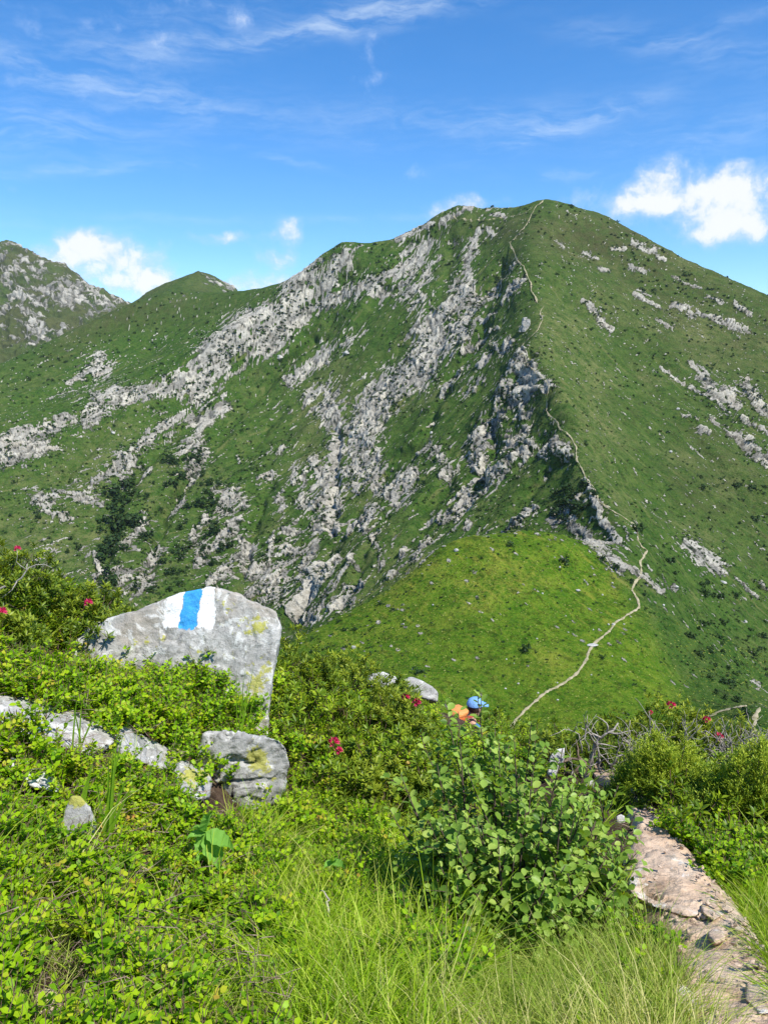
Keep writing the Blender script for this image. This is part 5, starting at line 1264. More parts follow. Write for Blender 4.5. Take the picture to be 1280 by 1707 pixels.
    for k in range(3):
        mb = MB(); q = np.random.default_rng(895 + k)
        for i in range(5):
            a = q.uniform(0, 6.28); c = q.normal(size=3) * (.03, .03, .003); d = np.array((math.cos(a), math.sin(a), q.normal() * .1)) * q.uniform(.015, .05)
            mb.tube([c - d, c + (0, 0, .004), c + d], .0012, .0006, 3, 0)
        LT.append(mb)
    mt = keep & poly_mask(P[:, 0] * 0 + u, v, Z_BIL) & (np.random.default_rng(4).random(len(u)) < .22); Q2 = P[mt]; Q2[:, 2] += .08 + np.random.default_rng(6).random(len(Q2)) * .07; Q = np.concatenate([Q, Q2])
    r = np.random.default_rng(12)
    scatter('fallen_twigs', LT, Q, r.uniform(.7, 1.3, len(Q)), [path_mat('dead_twigs', (.13, .085, .06), (.36, .28, .21), 30)], tilt=.12, seed=10)
grow()
def gravel():
    r = np.random.default_rng(61); i = r.integers(0, len(PCEN), 330); f = np.where(r.random(330) < .75, np.clip(r.normal(size=330) * .22 + .72, -1, 1.15), r.uniform(-1.1, 1.1, 330))
    X = PCEN[i, 0] + f * PWID[i]; Y = PCEN[i, 1] + r.normal(size=330) * .03; P = np.stack([X, Y, G(X, Y) + .047], 1); P = P[P[:, 1] < 4.5]
    T_ = []
    for k in range(4):
        bm = bmesh.new(); bmesh.ops.create_icosphere(bm, subdivisions=1, radius=.010); V = np.array([v.co[:] for v in bm.verts]); q = np.random.default_rng(k)
        V = V * q.uniform(.6, 1.4, 3) * (1, 1, .6) + q.normal(size=V.shape) * .0018; mb = MB(); mb.add(V, [[v.index for v in f_.verts] for f_ in bm.faces]); bm.free(); T_.append(mb)
    m = path_mat('path_gravel', (.30, .21, .15), (.60, .48, .38), 25)
    o = scatter('path_gravel', T_, P, r.uniform(.35, 1.0, len(P)) ** 2 * 1.3, [m], tilt=.5, seed=62)
    o.data.polygons.foreach_set('use_smooth', np.zeros(len(o.data.polygons), bool))
gravel()
# low growth on the mountain itself: dwarf shrubs and tussocks, far too many to count
def far_growth():
    r = np.random.default_rng(71)
    def template(seed, n, q, flat):
        me = clump_mesh('tmp', n, seed, 1.0, flat, BUSHM, q); V = np.array([v.co[:] for v in me.vertices]); F = [list(p.vertices) for p in me.polygons]; bpy.data.meshes.remove(me)
        mb = MB(); mb.add(V, F); return mb
    def pick(n, cond, wmin, wmax):
        P = []; S = []
        while len(P) < n:
            u, v = r.uniform(-30, 1310), r.uniform(340, 1240)
            if not cond(u, v): continue
            p, nn = drape(u, v)
            if p[1] > 1650 or p[1] < 200: continue
            P.append(p - (0, 0, .1)); S.append(r.uniform(wmin, wmax) ** 1.0 * p[1] / FPX * .55)
        return np.array(P), np.array(S)
    def dens(u, v):
        x = int(np.clip(u - RX0, 0, RW - 1)); y = int(np.clip(v - RY0, 0, RH - 1))
        k = ROCKNEAR[y, x] * 1.3 + .22 + .5 * (in_poly(u, v, [(160, 740), (480, 700), (560, 1050), (160, 1000)])) + .35 * in_poly(u, v, [(700, 680), (960, 700), (960, 880), (700, 900)]) + .3 * in_poly(u, v, [(1080, 900), (1300, 980), (1300, 1240), (1150, 1150)])
        knoll = v > 890 and in_poly(u, v, [(480, 1070), (700, 930), (890, 880), (1000, 915), (1070, 1000), (1170, 1150), (1180, 1245), (480, 1245)])
        n_ = math.sin(u * .061 + 1.3 * math.sin(v * .043)) * math.cos(v * .057 + 1.1 * math.sin(u * .037))
        return r.random() < (k * (.6 + .8 * n_) if not knoll else .10 + (.18 if u < 680 else 0))
    P, S = pick(7500, dens, 2.2, 6.0)
    scatter('dwarf_shrubs', [template(210 + k, 26, .42, .8) for k in range(3)], P, S, [leaf_mat('dwarf_shrub_leaves', [(0.012, 0.034, 0.007), (0.025, 0.058, 0.010), (0.050, 0.092, 0.016)], .15, .6)], tilt=.1, seed=72)
    P, S = pick(7000, lambda u, v: v > 870 and in_poly(u, v, [(480, 1070), (700, 930), (890, 880), (1000, 915), (1070, 1000), (1300, 1100), (1300, 1245), (480, 1245)]), 2.0, 5.0)
    scatter('meadow_tussocks', [template(220 + k, 16, .5, .45) for k in range(3)], P, S, [leaf_mat('tussock_blades', [(0.036, 0.085, 0.006), (0.095, 0.160, 0.010), (0.23, 0.28, 0.035), (0.46, 0.46, 0.17)], .2, .6)], tilt=.15, seed=73)
far_growth()

# ------------------------------------------------------------------ a little summer haze in the air
def build_haze():
    x, y0, y1, z0, z1 = 2600, -60, 3900, -330, 640
    bm = bmesh.new(); bmesh.ops.create_cube(bm, size=1)
    for v in bm.verts: v.co = ((v.co.x) * 2 * x, y0 if v.co.y < 0 else y1, z0 if v.co.z < 0 else z1)
    me = bpy.data.meshes.new('haze'); bm.to_mesh(me); bm.free()
    m = bpy.data.materials.new('thin_air'); m.use_nodes = True; T = NT(m.node_tree); T.n.clear()
    o = T.node('ShaderNodeOutputMaterial'); v = T.node('ShaderNodeVolumePrincipled'); v.inputs['Color'].default_value = (.80, .89, 1, 1); v.inputs['Density'].default_value = HAZE; v.inputs['Anisotropy'].default_value = .3
    T.l.new(v.outputs[0], o.inputs['Volume']); me.materials.append(m)
    tag(link('haze', me), kind='stuff')
HAZE = 2.4e-5
build_haze()
# ------------------------------------------------------------------ shrubs and single plants of the foreground
ALDER_LEAFM = leaf_mat('green_alder_leaves', [(0.080, 0.165, 0.022), (0.165, 0.285, 0.036), (0.265, 0.400, 0.070), (0.40, 0.50, 0.11)], .36, .38, 'GEOMETRY')
ALDER_ONE, _T, _b = new_mat('green_alder_leaf')
_T.n.remove(_T.n['Principled BSDF'])
def leaf_mat_object(name, cols, trans, rough):
    m = leaf_mat(name, cols, trans, rough, 'GEOMETRY')
    T = NT(m.node_tree); oi = T.node('ShaderNodeObjectInfo')
    rp = next(n for n in T.n if n.bl_idname == 'ShaderNodeValToRGB' and len(n.color_ramp.elements) == len(cols))
    T.l.new(oi.outputs['Random'], rp.inputs[0]); return m
bpy.data.materials.remove(ALDER_ONE)
ALDER_ONE = leaf_mat_object('green_alder_leaf', [(0.080, 0.165, 0.022), (0.165, 0.285, 0.036), (0.265, 0.400, 0.070), (0.40, 0.50, 0.11)], .36, .38)
BARKM = path_mat('dark_shrub_bark', (.045, .032, .024), (.12, .09, .07), 60)
GREYWOOD = path_mat('weathered_grey_wood', (.20, .175, .15), (.46, .42, .37), 50)
# round leaf, folded along its midrib
AL_V = np.array([(0, 0, 0)] + [(x, y * w * .86, abs(y) * .10 * 1.0 - .10 * x * x) for x, w in ((.14, .26), (.42, .47), (.72, .43), (.92, .22)) for y in (1, 0, -1)] + [(1.0, 0, -.11)])
AL_F = [(0, 2, 1), (0, 3, 2)]
for k in range(3):
    a = 1 + 3 * k; AL_F += [(a, a + 1, a + 4, a + 3), (a + 1, a + 2, a + 5, a + 4)]
AL_F += [(10, 11, 13), (11, 12, 13)]

def bez(a, b, c, n):
    return [a * (1 - t) ** 2 + 2 * b * t * (1 - t) + c * t * t for t in np.linspace(0, 1, n)]

def build_alder():
    r = np.random.default_rng(77)
    base = hit(850, 1600); base[2] -= .03
    cen = at(848, 1432, 2.66)
    root = empty('alder_shrub', base); tag(root, 'big leafy green shrub with round leaves beside the foot path', 'shrub')
    wood = MB(); leaves = []
    RX, RY, RZ = .42, .40, .44
    tips = []
    for i in range(130):
        d = r.normal(size=3); d[2] = abs(d[2]) * 1.1 - .45; d /= np.linalg.norm(d)
        if d[1] > .3 and r.random() < .6: d[1] *= -1
        tips.append(cen + d * (RX, RY, RZ) * r.uniform(.72, 1.02))
    # shoots that stand out of the crown
    for (u, v, Y) in [(885, 1205, 2.75), (893, 1222, 2.75), (796, 1160, 2.9), (742, 1168, 2.95), (764, 1186, 2.85), (825, 1215, 2.8), (700, 1225, 2.9), (940, 1235, 2.7), (985, 1265, 2.7), (1030, 1310, 2.7), (1060, 1350, 2.7), (668, 1290, 2.8),
                      (650, 1350, 2.75), (660, 1440, 2.6), (1062, 1420, 2.6), (1062, 1500, 2.5), (1000, 1575, 2.35), (940, 1595, 2.3), (1020, 1545, 2.4), (760, 1400, 2.36), (1045, 1535, 2.4), (850, 1560, 2.28), (780, 1520, 2.3), (900, 1500, 2.3)]:
        tips.append(at(u, v, Y))
    def leafy(pts, start, step, size):
        n = len(pts); L = sum(np.linalg.norm(pts[i + 1] - pts[i]) for i in range(n - 1)); k = max(2, int(L * (1 - start) / step))
        for i in range(k + 1):
            f = start + (1 - start) * i / k; x = f * (n - 1); j = min(int(x), n - 2); p = pts[j] + (pts[j + 1] - pts[j]) * (x - j); d = unit(pts[j + 1] - pts[j])
            side = unit(np.cross(d, (r.normal() * .3, r.normal() * .3, 1))) * (1 if i % 2 else -1)
            ax = unit(side * r.uniform(.7, 1.2) + d * r.uniform(.3, .9) + (0, 0, r.uniform(-.15, .35)) + r.normal(size=3) * .25)
            out = unit(p - cen + (0, 0, .15))
            nr = unit(np.array((0.12, -.12, 1.0)) + out * .55 + r.normal(size=3) * .42)
            s = size * r.uniform(.7, 1.15) * (1 - .35 * (f > .95))
            leaves.append((p + ax * .008, ax, nr, s))
    for i, t in enumerate(tips):
        b = base + np.array((r.normal() * .09, r.normal() * .06, 0)); mid = (b + t) / 2 + np.array(((t[0] - b[0]) * .25, (t[1] - b[1]) * .25, -.02 + .06 * r.random()))
        pts = bez(b, mid, t, 9)
        wood.tube(pts, .0060 if i % 3 else .009, .0014, 5)
        leafy(pts, .38, .0175, .035)
        for q in range(r.integers(3, 6)):
            f = r.uniform(.35, .9); p = pts[int(f * 8)]; d = unit(pts[-1] - pts[3]); a = unit(r.normal(size=3)); e = p + unit(d * .7 + a * .9 + (0, 0, .25)) * r.uniform(.07, .15)
            pp = bez(p, (p + e) / 2 + (0, 0, .01), e, 5); wood.tube(pp, .0022, .0009, 4); leafy(pp, .15, .016, .033)
    for V in wood.V: V -= base
    wood.build('branches', [BARKM], root)
    me1 = mesh_np('leaf', AL_V * (1, .95, 1.2), AL_F, [ALDER_ONE], None, True)
    # the 300 leaves that show largest are parts of their own
    C = np.array([l[0] + l[1] * l[3] * .5 for l in leaves]); u, v = seen(C); Y = C[:, 1]
    order = np.argsort(Y); cells = {}; front = []
    for k in order:
        c = (int(u[k] // 14), int(v[k] // 14))
        if c in cells: continue
        cells[c] = 1; front.append(k)
    vis = [abs(unit(C[k]) @ leaves[k][2]) * leaves[k][3] / Y[k] for k in front]
    top = [front[i] for i in np.argsort(vis)[::-1][:300]]; ts = set(top)
    rest = MB()
    for k, (p, ax, nr, s) in enumerate(leaves):
        R = rot_to(ax, nr)
        if k in ts:
            o = link('leaf', me1, root); M = Matrix(np.vstack([np.hstack([R * s, (p - base)[:, None]]), (0, 0, 0, 1)]).tolist()); o.matrix_local = M
        else:
            rest.add(p - base + (AL_V * (s, s * .95, s * 1.2)) @ R.T, AL_F, 0, r.random())
    o = rest.build('foliage', [ALDER_LEAFM], root); o['kind'] = 'stuff'
build_alder()

# alpine roses and junipers that can be told apart
FLOWERM = leaf_mat('alpine_rose_petals', [(0.42, 0.012, 0.055), (0.62, 0.03, 0.13), (0.74, 0.10, 0.24)], .25, .5, 'GEOMETRY', (1.2, .6, .8))
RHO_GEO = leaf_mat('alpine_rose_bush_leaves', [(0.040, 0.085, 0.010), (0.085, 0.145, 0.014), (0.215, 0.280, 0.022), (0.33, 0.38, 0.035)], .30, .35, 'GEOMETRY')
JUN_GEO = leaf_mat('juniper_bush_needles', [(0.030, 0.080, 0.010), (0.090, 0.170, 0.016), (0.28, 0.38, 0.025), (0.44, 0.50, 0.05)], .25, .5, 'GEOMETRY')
def flower_mesh(seed):
    r = np.random.default_rng(seed); mb = MB()
    for i in range(11):
        d = unit(np.array((r.normal(), r.normal(), r.uniform(.2, 1.3)))); p = d * .010; rad_ = .0085
        for k in range(5):
            a = k * 1.2566 + r.uniform(-.2, .2); t1 = unit(np.cross(d, (.3, .5, .2))); t2 = np.cross(d, t1)
            o = unit(d * .9 + (t1 * math.cos(a) + t2 * math.sin(a)) * .7)
            put_leaf(mb, p, o, -d, .017 * r.uniform(.8, 1.2), .014, t=r.random())
    return mb.mesh('flower_cluster', [FLOWERM])
FLOWERS = [flower_mesh(950 + k) for k in range(3)]
def bush(name, label, cat, u, v, Y, rx, ry, h, n, kind, seed, flowers=(), size=1.0, twigs=14):
    """dome shaped low shrub: stems, leaves at the shoot ends, flower heads where the photo has them"""
    r = np.random.default_rng(seed); c = at(u, v, Y); c[2] = min(c[2], float(G(c[0], c[1])) + .04)
    root = empty(name, c); tag(root, label, cat)
    T_ = [rosette(960 + k, 10 + k % 3) for k in range(3)] if kind == 'rose' else [needle_spray(970 + k) for k in range(3)]
    tv = [np.concatenate(m.V) for m in T_]
    mb = MB(); wood = MB(); lob = [(r.uniform(-.6, .6), r.uniform(-.6, .6), r.uniform(.8, 1.15)) for _ in range(6)]
    ends = []
    for i in range(n):
        a = r.uniform(0, 6.28); q = math.sqrt(r.random()); x, y = math.cos(a) * q, math.sin(a) * q
        b = max(l[2] * math.exp(-((x - l[0]) ** 2 + (y - l[1]) ** 2) / .5) for l in lob)
        z = h * math.sqrt(max(1 - q * q, .02)) * (.55 + .5 * b) * (1 - .45 * r.random() ** 2.2)
        z *= 1 + .55 * float(fbm(np.array([[x * 2.2, y * 2.2, seed * .37]]), 2, 5)[0]); q_ = 1 + .2 * float(fbm(np.array([[x * 3, y * 3, seed * .7]]), 2, 6)[0])
        p = np.array((x * rx * q_, y * ry * q_, z)); d = unit(np.array((x * .9 / max(rx, .1) * .3, y * .3, 1.0)) + r.normal(size=3) * .30)
        k = i % 3; M = T_[k]; R = rot_to(np.cross(d, r.normal(size=3)), d); s = size * r.uniform(.8, 1.3)
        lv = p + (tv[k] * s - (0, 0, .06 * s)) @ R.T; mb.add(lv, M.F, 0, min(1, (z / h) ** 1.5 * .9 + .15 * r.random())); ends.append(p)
    for i in range(twigs * 3):
        e = ends[r.integers(len(ends))]; b = np.array((r.normal() * rx * .25, r.normal() * ry * .25, -.05)); wood.tube(bez(b, (b + e) / 2 + r.normal(size=3) * .04, e * .97, 6), .005, .002, 4)
    wood.build('stems', [BARKM], root)
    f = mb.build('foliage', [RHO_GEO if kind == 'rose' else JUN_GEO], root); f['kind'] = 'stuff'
    for k, (fu, fv, fY, fs) in enumerate(flowers):
        o = link('flower_cluster', FLOWERS[k % 3], root); o.location = at(fu, fv, fY) - c; o.scale = (fs,) * 3; o.rotation_euler = (.35, 0, k)
    return root
bush('alpine_rose', 'alpine rose with two bright pink flower heads in front of the wedge shaped rock', 'shrub', 660, 1262, 5.0, .28, .34, .40, 300, 'rose', 1001, [(676, 1163, 4.95, 1.25), (694, 1172, 4.9, 1.35)])
bush('alpine_rose', 'alpine rose with two low pink flower heads in the middle of the slope', 'shrub', 566, 1310, 4.2, .30, .28, .22, 220, 'rose', 1002, [(557, 1238, 4.05, 1.35), (565, 1252, 4.0, 1.0)])
bush('alpine_rose', 'bushy alpine rose standing against the meadow right of the painted boulder', 'shrub', 585, 1200, 5.8, .52, .36, .42, 420, 'rose', 1003)
bush('alpine_rose', 'alpine rose growing close against the right side of the painted boulder', 'shrub', 498, 1180, 5.2, .26, .30, .45, 260, 'rose', 1004)
bush('alpine_rose', 'alpine rose at the left edge with a single dark red flower on top', 'shrub', 0, 1030, 4.5, .40, .35, .38, 320, 'rose', 1005, [(30, 915, 4.5, .9)])
bush('alpine_rose', 'alpine rose with one pink flower just left of the painted boulder', 'shrub', 140, 1050, 4.6, .34, .30, .20, 260, 'rose', 1006, [(148, 1005, 4.4, 1.1)])
bush('alpine_rose', 'alpine rose cut by the left edge with a pink flower head', 'shrub', -10, 1075, 4.0, .25, .25, .16, 160, 'rose', 1007, [(3, 1021, 3.8, 1.3)])
bush('alpine_rose', 'broad twiggy alpine rose thicket on the crest with a pink flower on top', 'shrub', 1090, 1290, 5.2, .62, .42, .40, 460, 'rose', 1008, [(1118, 1176, 5.1, 1.3), (1084, 1188, 5.1, .7)])
bush('alpine_rose', 'alpine rose right on the crest with a red and a pink flower', 'shrub', 1190, 1300, 5.0, .42, .40, .36, 300, 'rose', 1009, [(1177, 1200, 4.9, 1.1), (1197, 1229, 4.8, 1.3)])
bush('alpine_rose', 'sparse alpine rose at the top right edge above the junipers', 'shrub', 1290, 1320, 4.7, .40, .36, .30, 240, 'rose', 1010)
bush('alpine_rose', 'low alpine rose between the leafy shrub and the dead branches', 'shrub', 925, 1265, 5.3, .24, .26, .22, 160, 'rose', 1011)
bush('alpine_rose', 'small alpine rose on the slope left of the leafy shrub', 'shrub', 630, 1350, 3.9, .30, .26, .20, 200, 'rose', 1012)
bush('juniper_bush', 'rounded juniper with yellow green tips beside the upper path', 'shrub', 1108, 1378, 3.95, .34, .30, .42, 760, 'juniper', 1021, size=1.05)
bush('juniper_bush', 'large juniper with yellow green tips at the right edge', 'shrub', 1240, 1425, 3.5, .38, .32, .46, 900, 'juniper', 1022, size=1.05)
bush('bilberry_bush', 'bright green upright bilberry bush below the rounded juniper', 'shrub', 1165, 1455, 3.2, .16, .18, .16, 150, 'rose', 1023, size=.8)

# dead wood
def dead_branch(name, label, pts, r0, seed, forks=4, cat='dead branch', mat=None, spread=.12):
    r = np.random.default_rng(seed); P = [np.array(p, float) for p in pts]; base = P[0].copy()
    mb = MB(); Q = []
    for a, b in zip(P[:-1], P[1:]):
        for f in (0, .33, .66): Q.append(a + (b - a) * f + r.normal(size=3) * .006)
    Q.append(P[-1])
    mb.tube([q - base for q in Q], r0, r0 * .35, 6)
    for k in range(forks):
        i = r.integers(1, len(Q) - 1); d = unit(Q[min(i + 1, len(Q) - 1)] - Q[i - 1]); e = Q[i]; pp = [e - base]; dd = unit(d * .6 + r.normal(size=3) * .7 + (0, 0, .25))
        for s in range(4):
            dd = unit(dd + r.normal(size=3) * .35); e = e + dd * spread * r.uniform(.2, .4); pp.append(e - base)
        mb.tube(pp, r0 * .45, r0 * .15, 5)
    o = mb.build(name, [mat or GREYWOOD]); o.location = base; tag(o, label, cat); return o
dead_branch('dead_branch', 'thick grey dead branch rising in a fork beside the white rock', [at(990, 1298, 4.75), at(985, 1270, 4.72), at(992, 1240, 4.7), at(1012, 1222, 4.68), at(1030, 1205, 4.7)], .014, 1, 7)
dead_branch('dead_branch', 'curved dead branch right of the forked one', [at(1002, 1290, 4.7), at(999, 1262, 4.7), at(994, 1235, 4.68)], .010, 2, 3)
dead_branch('dead_branch', 'bleached dead branch bent like an elbow in the alpine rose thicket', [at(1022, 1285, 4.65), at(1020, 1270, 4.6), at(1034, 1258, 4.6), at(1048, 1266, 4.6)], .010, 3, 3)
dead_branch('dead_branch', 'tangle of brown twisted roots behind the white rock', [at(945, 1292, 4.9), at(965, 1282, 4.85), at(975, 1270, 4.85), at(955, 1262, 4.9), at(940, 1268, 4.9)], .016, 4, 6, mat=path_mat('brown_root_wood', (.10, .07, .05), (.25, .19, .14), 40))
dead_branch('dead_branch', 'straight grey dead twig at the left edge crossing the alpine rose', [at(-10, 985, 4.3), at(22, 975, 4.3), at(38, 962, 4.3), at(46, 940, 4.3)], .008, 5, 3)
for k in range(60):
    rr = random.Random(900 + k); u = rr.choice((rr.uniform(945, 1170), rr.uniform(1180, 1290))); v = 1235 + abs(u - 1080) * .10 + rr.uniform(-18, 45)
    dead_branch('dry_twig', 'thin pale dry twig sticking out of the alpine rose thicket, ' + ('left' if u < 1020 else 'centre' if u < 1100 else 'right' if u < 1175 else 'far right') + ' part', [at(u, v + 24, 4.62), at(u + rr.uniform(-8, 8), v - 6, 4.6), at(u + rr.uniform(-28, 28), v - rr.uniform(18, 44), 4.58)], .005, 100 + k, 4, 'twig')['group'] = 'dry twigs in the thicket'
dead_branch('fallen_stick', 'long pale stick lying on the soil at the bottom left', [at(185, 1628, 1.83) , at(230, 1640, 1.8), at(275, 1655, 1.78)], .004, 6, 1, 'stick')
dead_branch('fallen_stick', 'short pale stick standing slanted out of the soil at the bottom left', [at(250, 1705, 1.62), at(268, 1670, 1.66), at(288, 1635, 1.70)], .0035, 7, 0, 'stick')
dead_branch('fallen_stick', 'pale dead stick standing in the grass in the lower middle', [at(552, 1520, 2.3), at(545, 1502, 2.33), at(535, 1484, 2.36)], .005, 8, 0, 'stick')
dead_branch('fallen_stick', 'dark crooked root lying across the bottom of the path', [at(1168, 1658, 2.02), at(1200, 1668, 2.0), at(1240, 1690, 1.95), at(1290, 1700, 1.92)], .006, 9, 3, 'stick', BARKM)

# the large leaved plant under the rough block
def nettle(label, u, v, Y, leaves, size):
    b = at(u, v, Y); root = empty('broad_leaved_plant', b); tag(root, label, 'plant')
    m = leaf_mat('broad_plant_leaf', [(0.16, 0.36, 0.05), (0.26, 0.48, 0.09)], .35, .5, 'GEOMETRY')
    mb = MB(); V = [(0, 0, 0)]; F = []
    n = 9
    for i in range(1, n):
        x = i / n; w = .25 * math.sin(math.pi * x ** .75) * (1 + .10 * (-1) ** i); V += [(x, w, .06), (x, 0, -.02 - .1 * x * x), (x, -w, .06)]
    V.append((1, 0, -.14)); F = [(0, 2, 1), (0, 3, 2)]
    for i in range(n - 2):
        a = 1 + 3 * i; F += [(a, a + 1, a + 4, a + 3), (a + 1, a + 2, a + 5, a + 4)]
    a = 1 + 3 * (n - 2); F += [(a, a + 1, len(V) - 1), (a + 1, a + 2, len(V) - 1)]
    me = mesh_np('leaf', np.array(V), F, [m], None, False)
    top = np.array((0, 0, .10)); mb.tube([(0, 0, -.03), (.003, 0, .05), top], .003, .002, 5); mb.build('stem', [GRASSM], root)
    for (lu, lv, e, s) in leaves:
        t = at(lu, lv, Y - .05) - b; ax = unit(t - top * .8); R = rot_to(ax, np.array((0, -.35, 1.0)))
        o = link('leaf', me, root); S = np.linalg.norm(t - top * .8) * s
        o.matrix_local = Matrix(np.vstack([np.hstack([R * S, (top * .8)[:, None]]), (0, 0, 0, 1)]).tolist())
nettle('plant with broad toothed leaves below the rough square block', 345, 1420, 2.62, [(346, 1352, 0, 1.0), (312, 1396, 0, 1.0), (386, 1412, 0, 1.1), (330, 1440, 0, 1.0), (366, 1446, 0, 1.1), (318, 1375, 0, .8)], 1)
nettle('faint broad leaved plant half hidden in the grass', 556, 1470, 2.55, [(556, 1432, 0, 1.0), (574, 1446, 0, 1.0), (540, 1446, 0, 1.0)], .7)

# broad blades standing in the bilberry
def blade_clump(label, u, v, Y, tips, w=.006):
    b = at(u, v, Y); b[2] = float(G(b[0], b[1])); root = empty('grass_clump', b); tag(root, label, 'grass clump'); m = leaf_mat('broad_grass_blade', [(0.20, 0.38, 0.02), (0.34, 0.50, 0.05)], .4, .45, 'GEOMETRY')
    for k, (tu, tv) in enumerate(tips):
        mb = MB(); rr = np.random.default_rng(k + int(u)); o = np.array((rr.normal() * .02, rr.normal() * .02, 0)); t = at(tu, tv, Y - .04) - b
        pts = bez(o, (o + t) / 2 + (0, 0, .05), t, 7); V = []; s = unit(np.cross(t, (0, 1, 0)))
        for i, p in enumerate(pts): ww = w * (1 - (i / 6) ** 2 * .9); V += [p - s * ww, p + (0, .002, 0), p + s * ww]
        F = []
        for i in range(6): a = i * 3; F += [(a, a + 1, a + 4, a + 3), (a + 1, a + 2, a + 5, a + 4)]
        mb.add(V, F); mb.build('blade', [m], root)
blade_clump('clump of tall broad grass blades beside the small pointed stone', 172, 1400, 2.5, [(205, 1228), (190, 1240), (182, 1262), (160, 1300), (215, 1290), (196, 1225), (228, 1300)])
blade_clump('single broad curved grass blade left of the tall clump', 128, 1330, 2.55, [(155, 1272), (150, 1290)], .009)
blade_clump('upright grass clump in front of the long slab', 135, 1250, 3.0, [(122, 1178), (138, 1165), (175, 1170), (130, 1160)], .004)
blade_clump('dark grass clump overhanging the right side of the painted boulder', 398, 1200, 3.8, [(425, 1100), (410, 1108), (418, 1120), (395, 1115), (430, 1130), (405, 1130)], .003)

# ------------------------------------------------------------------ the hiker going down the path
def plain(name, col, rough=.8):
    m, T, bs = new_mat(name); pos = T.node('ShaderNodeTexCoord').outputs['Object']
    n = T.noise(pos, 30, 5, .6); T.put(bs.inputs['Base Color'], T.mix(.35, col, T.ramp(n, [(.3, (.6,) * 3), (.7, (1.3,) * 3)]), 'MULTIPLY')); bs.inputs['Roughness'].default_value = rough
    bp = T.node('ShaderNodeBump'); bp.inputs['Distance'].default_value = .01; T.put(bp.inputs['Height'], n); T.l.new(bp.outputs[0], bs.inputs['Normal'])
    return m
def skin_mesh(name, verts, edges, radii, mat, parent, sub=2):
    me = bpy.data.meshes.new(name); me.from_pydata([tuple(v) for v in verts], edges, []); o = bpy.data.objects.new(name, me); COL.objects.link(o)
    md = o.modifiers.new('skin', 'SKIN'); md.use_smooth_shade = True
    for k, sv in enumerate(me.skin_vertices[0].data): sv.radius = radii[k] if isinstance(radii[k], tuple) else (radii[k],) * 2; sv.use_root = (k == 0)
    s = o.modifiers.new('sub', 'SUBSURF'); s.levels = sub; s.render_levels = sub
    e = evaluated(o, name); bpy.data.objects.remove(o); e.materials.clear(); e.materials.append(mat)
    e.polygons.foreach_set('use_smooth', np.ones(len(e.polygons), bool)); return link(name, e, parent)
def ball(mb, c, r, k=10, m=0):
    V, F = [], []
    for i in range(k + 1):
        for j in range(k * 2): a = math.pi * i / k; b = math.pi * j / k; V.append((c[0] + r[0] * math.sin(a) * math.cos(b), c[1] + r[1] * math.sin(a) * math.sin(b), c[2] + r[2] * math.cos(a)))
    for i in range(k):
        for j in range(k * 2): F.append((i * 2 * k + j, i * 2 * k + (j + 1) % (2 * k), (i + 1) * 2 * k + (j + 1) % (2 * k), (i + 1) * 2 * k + j))
    mb.add(V, F, m)
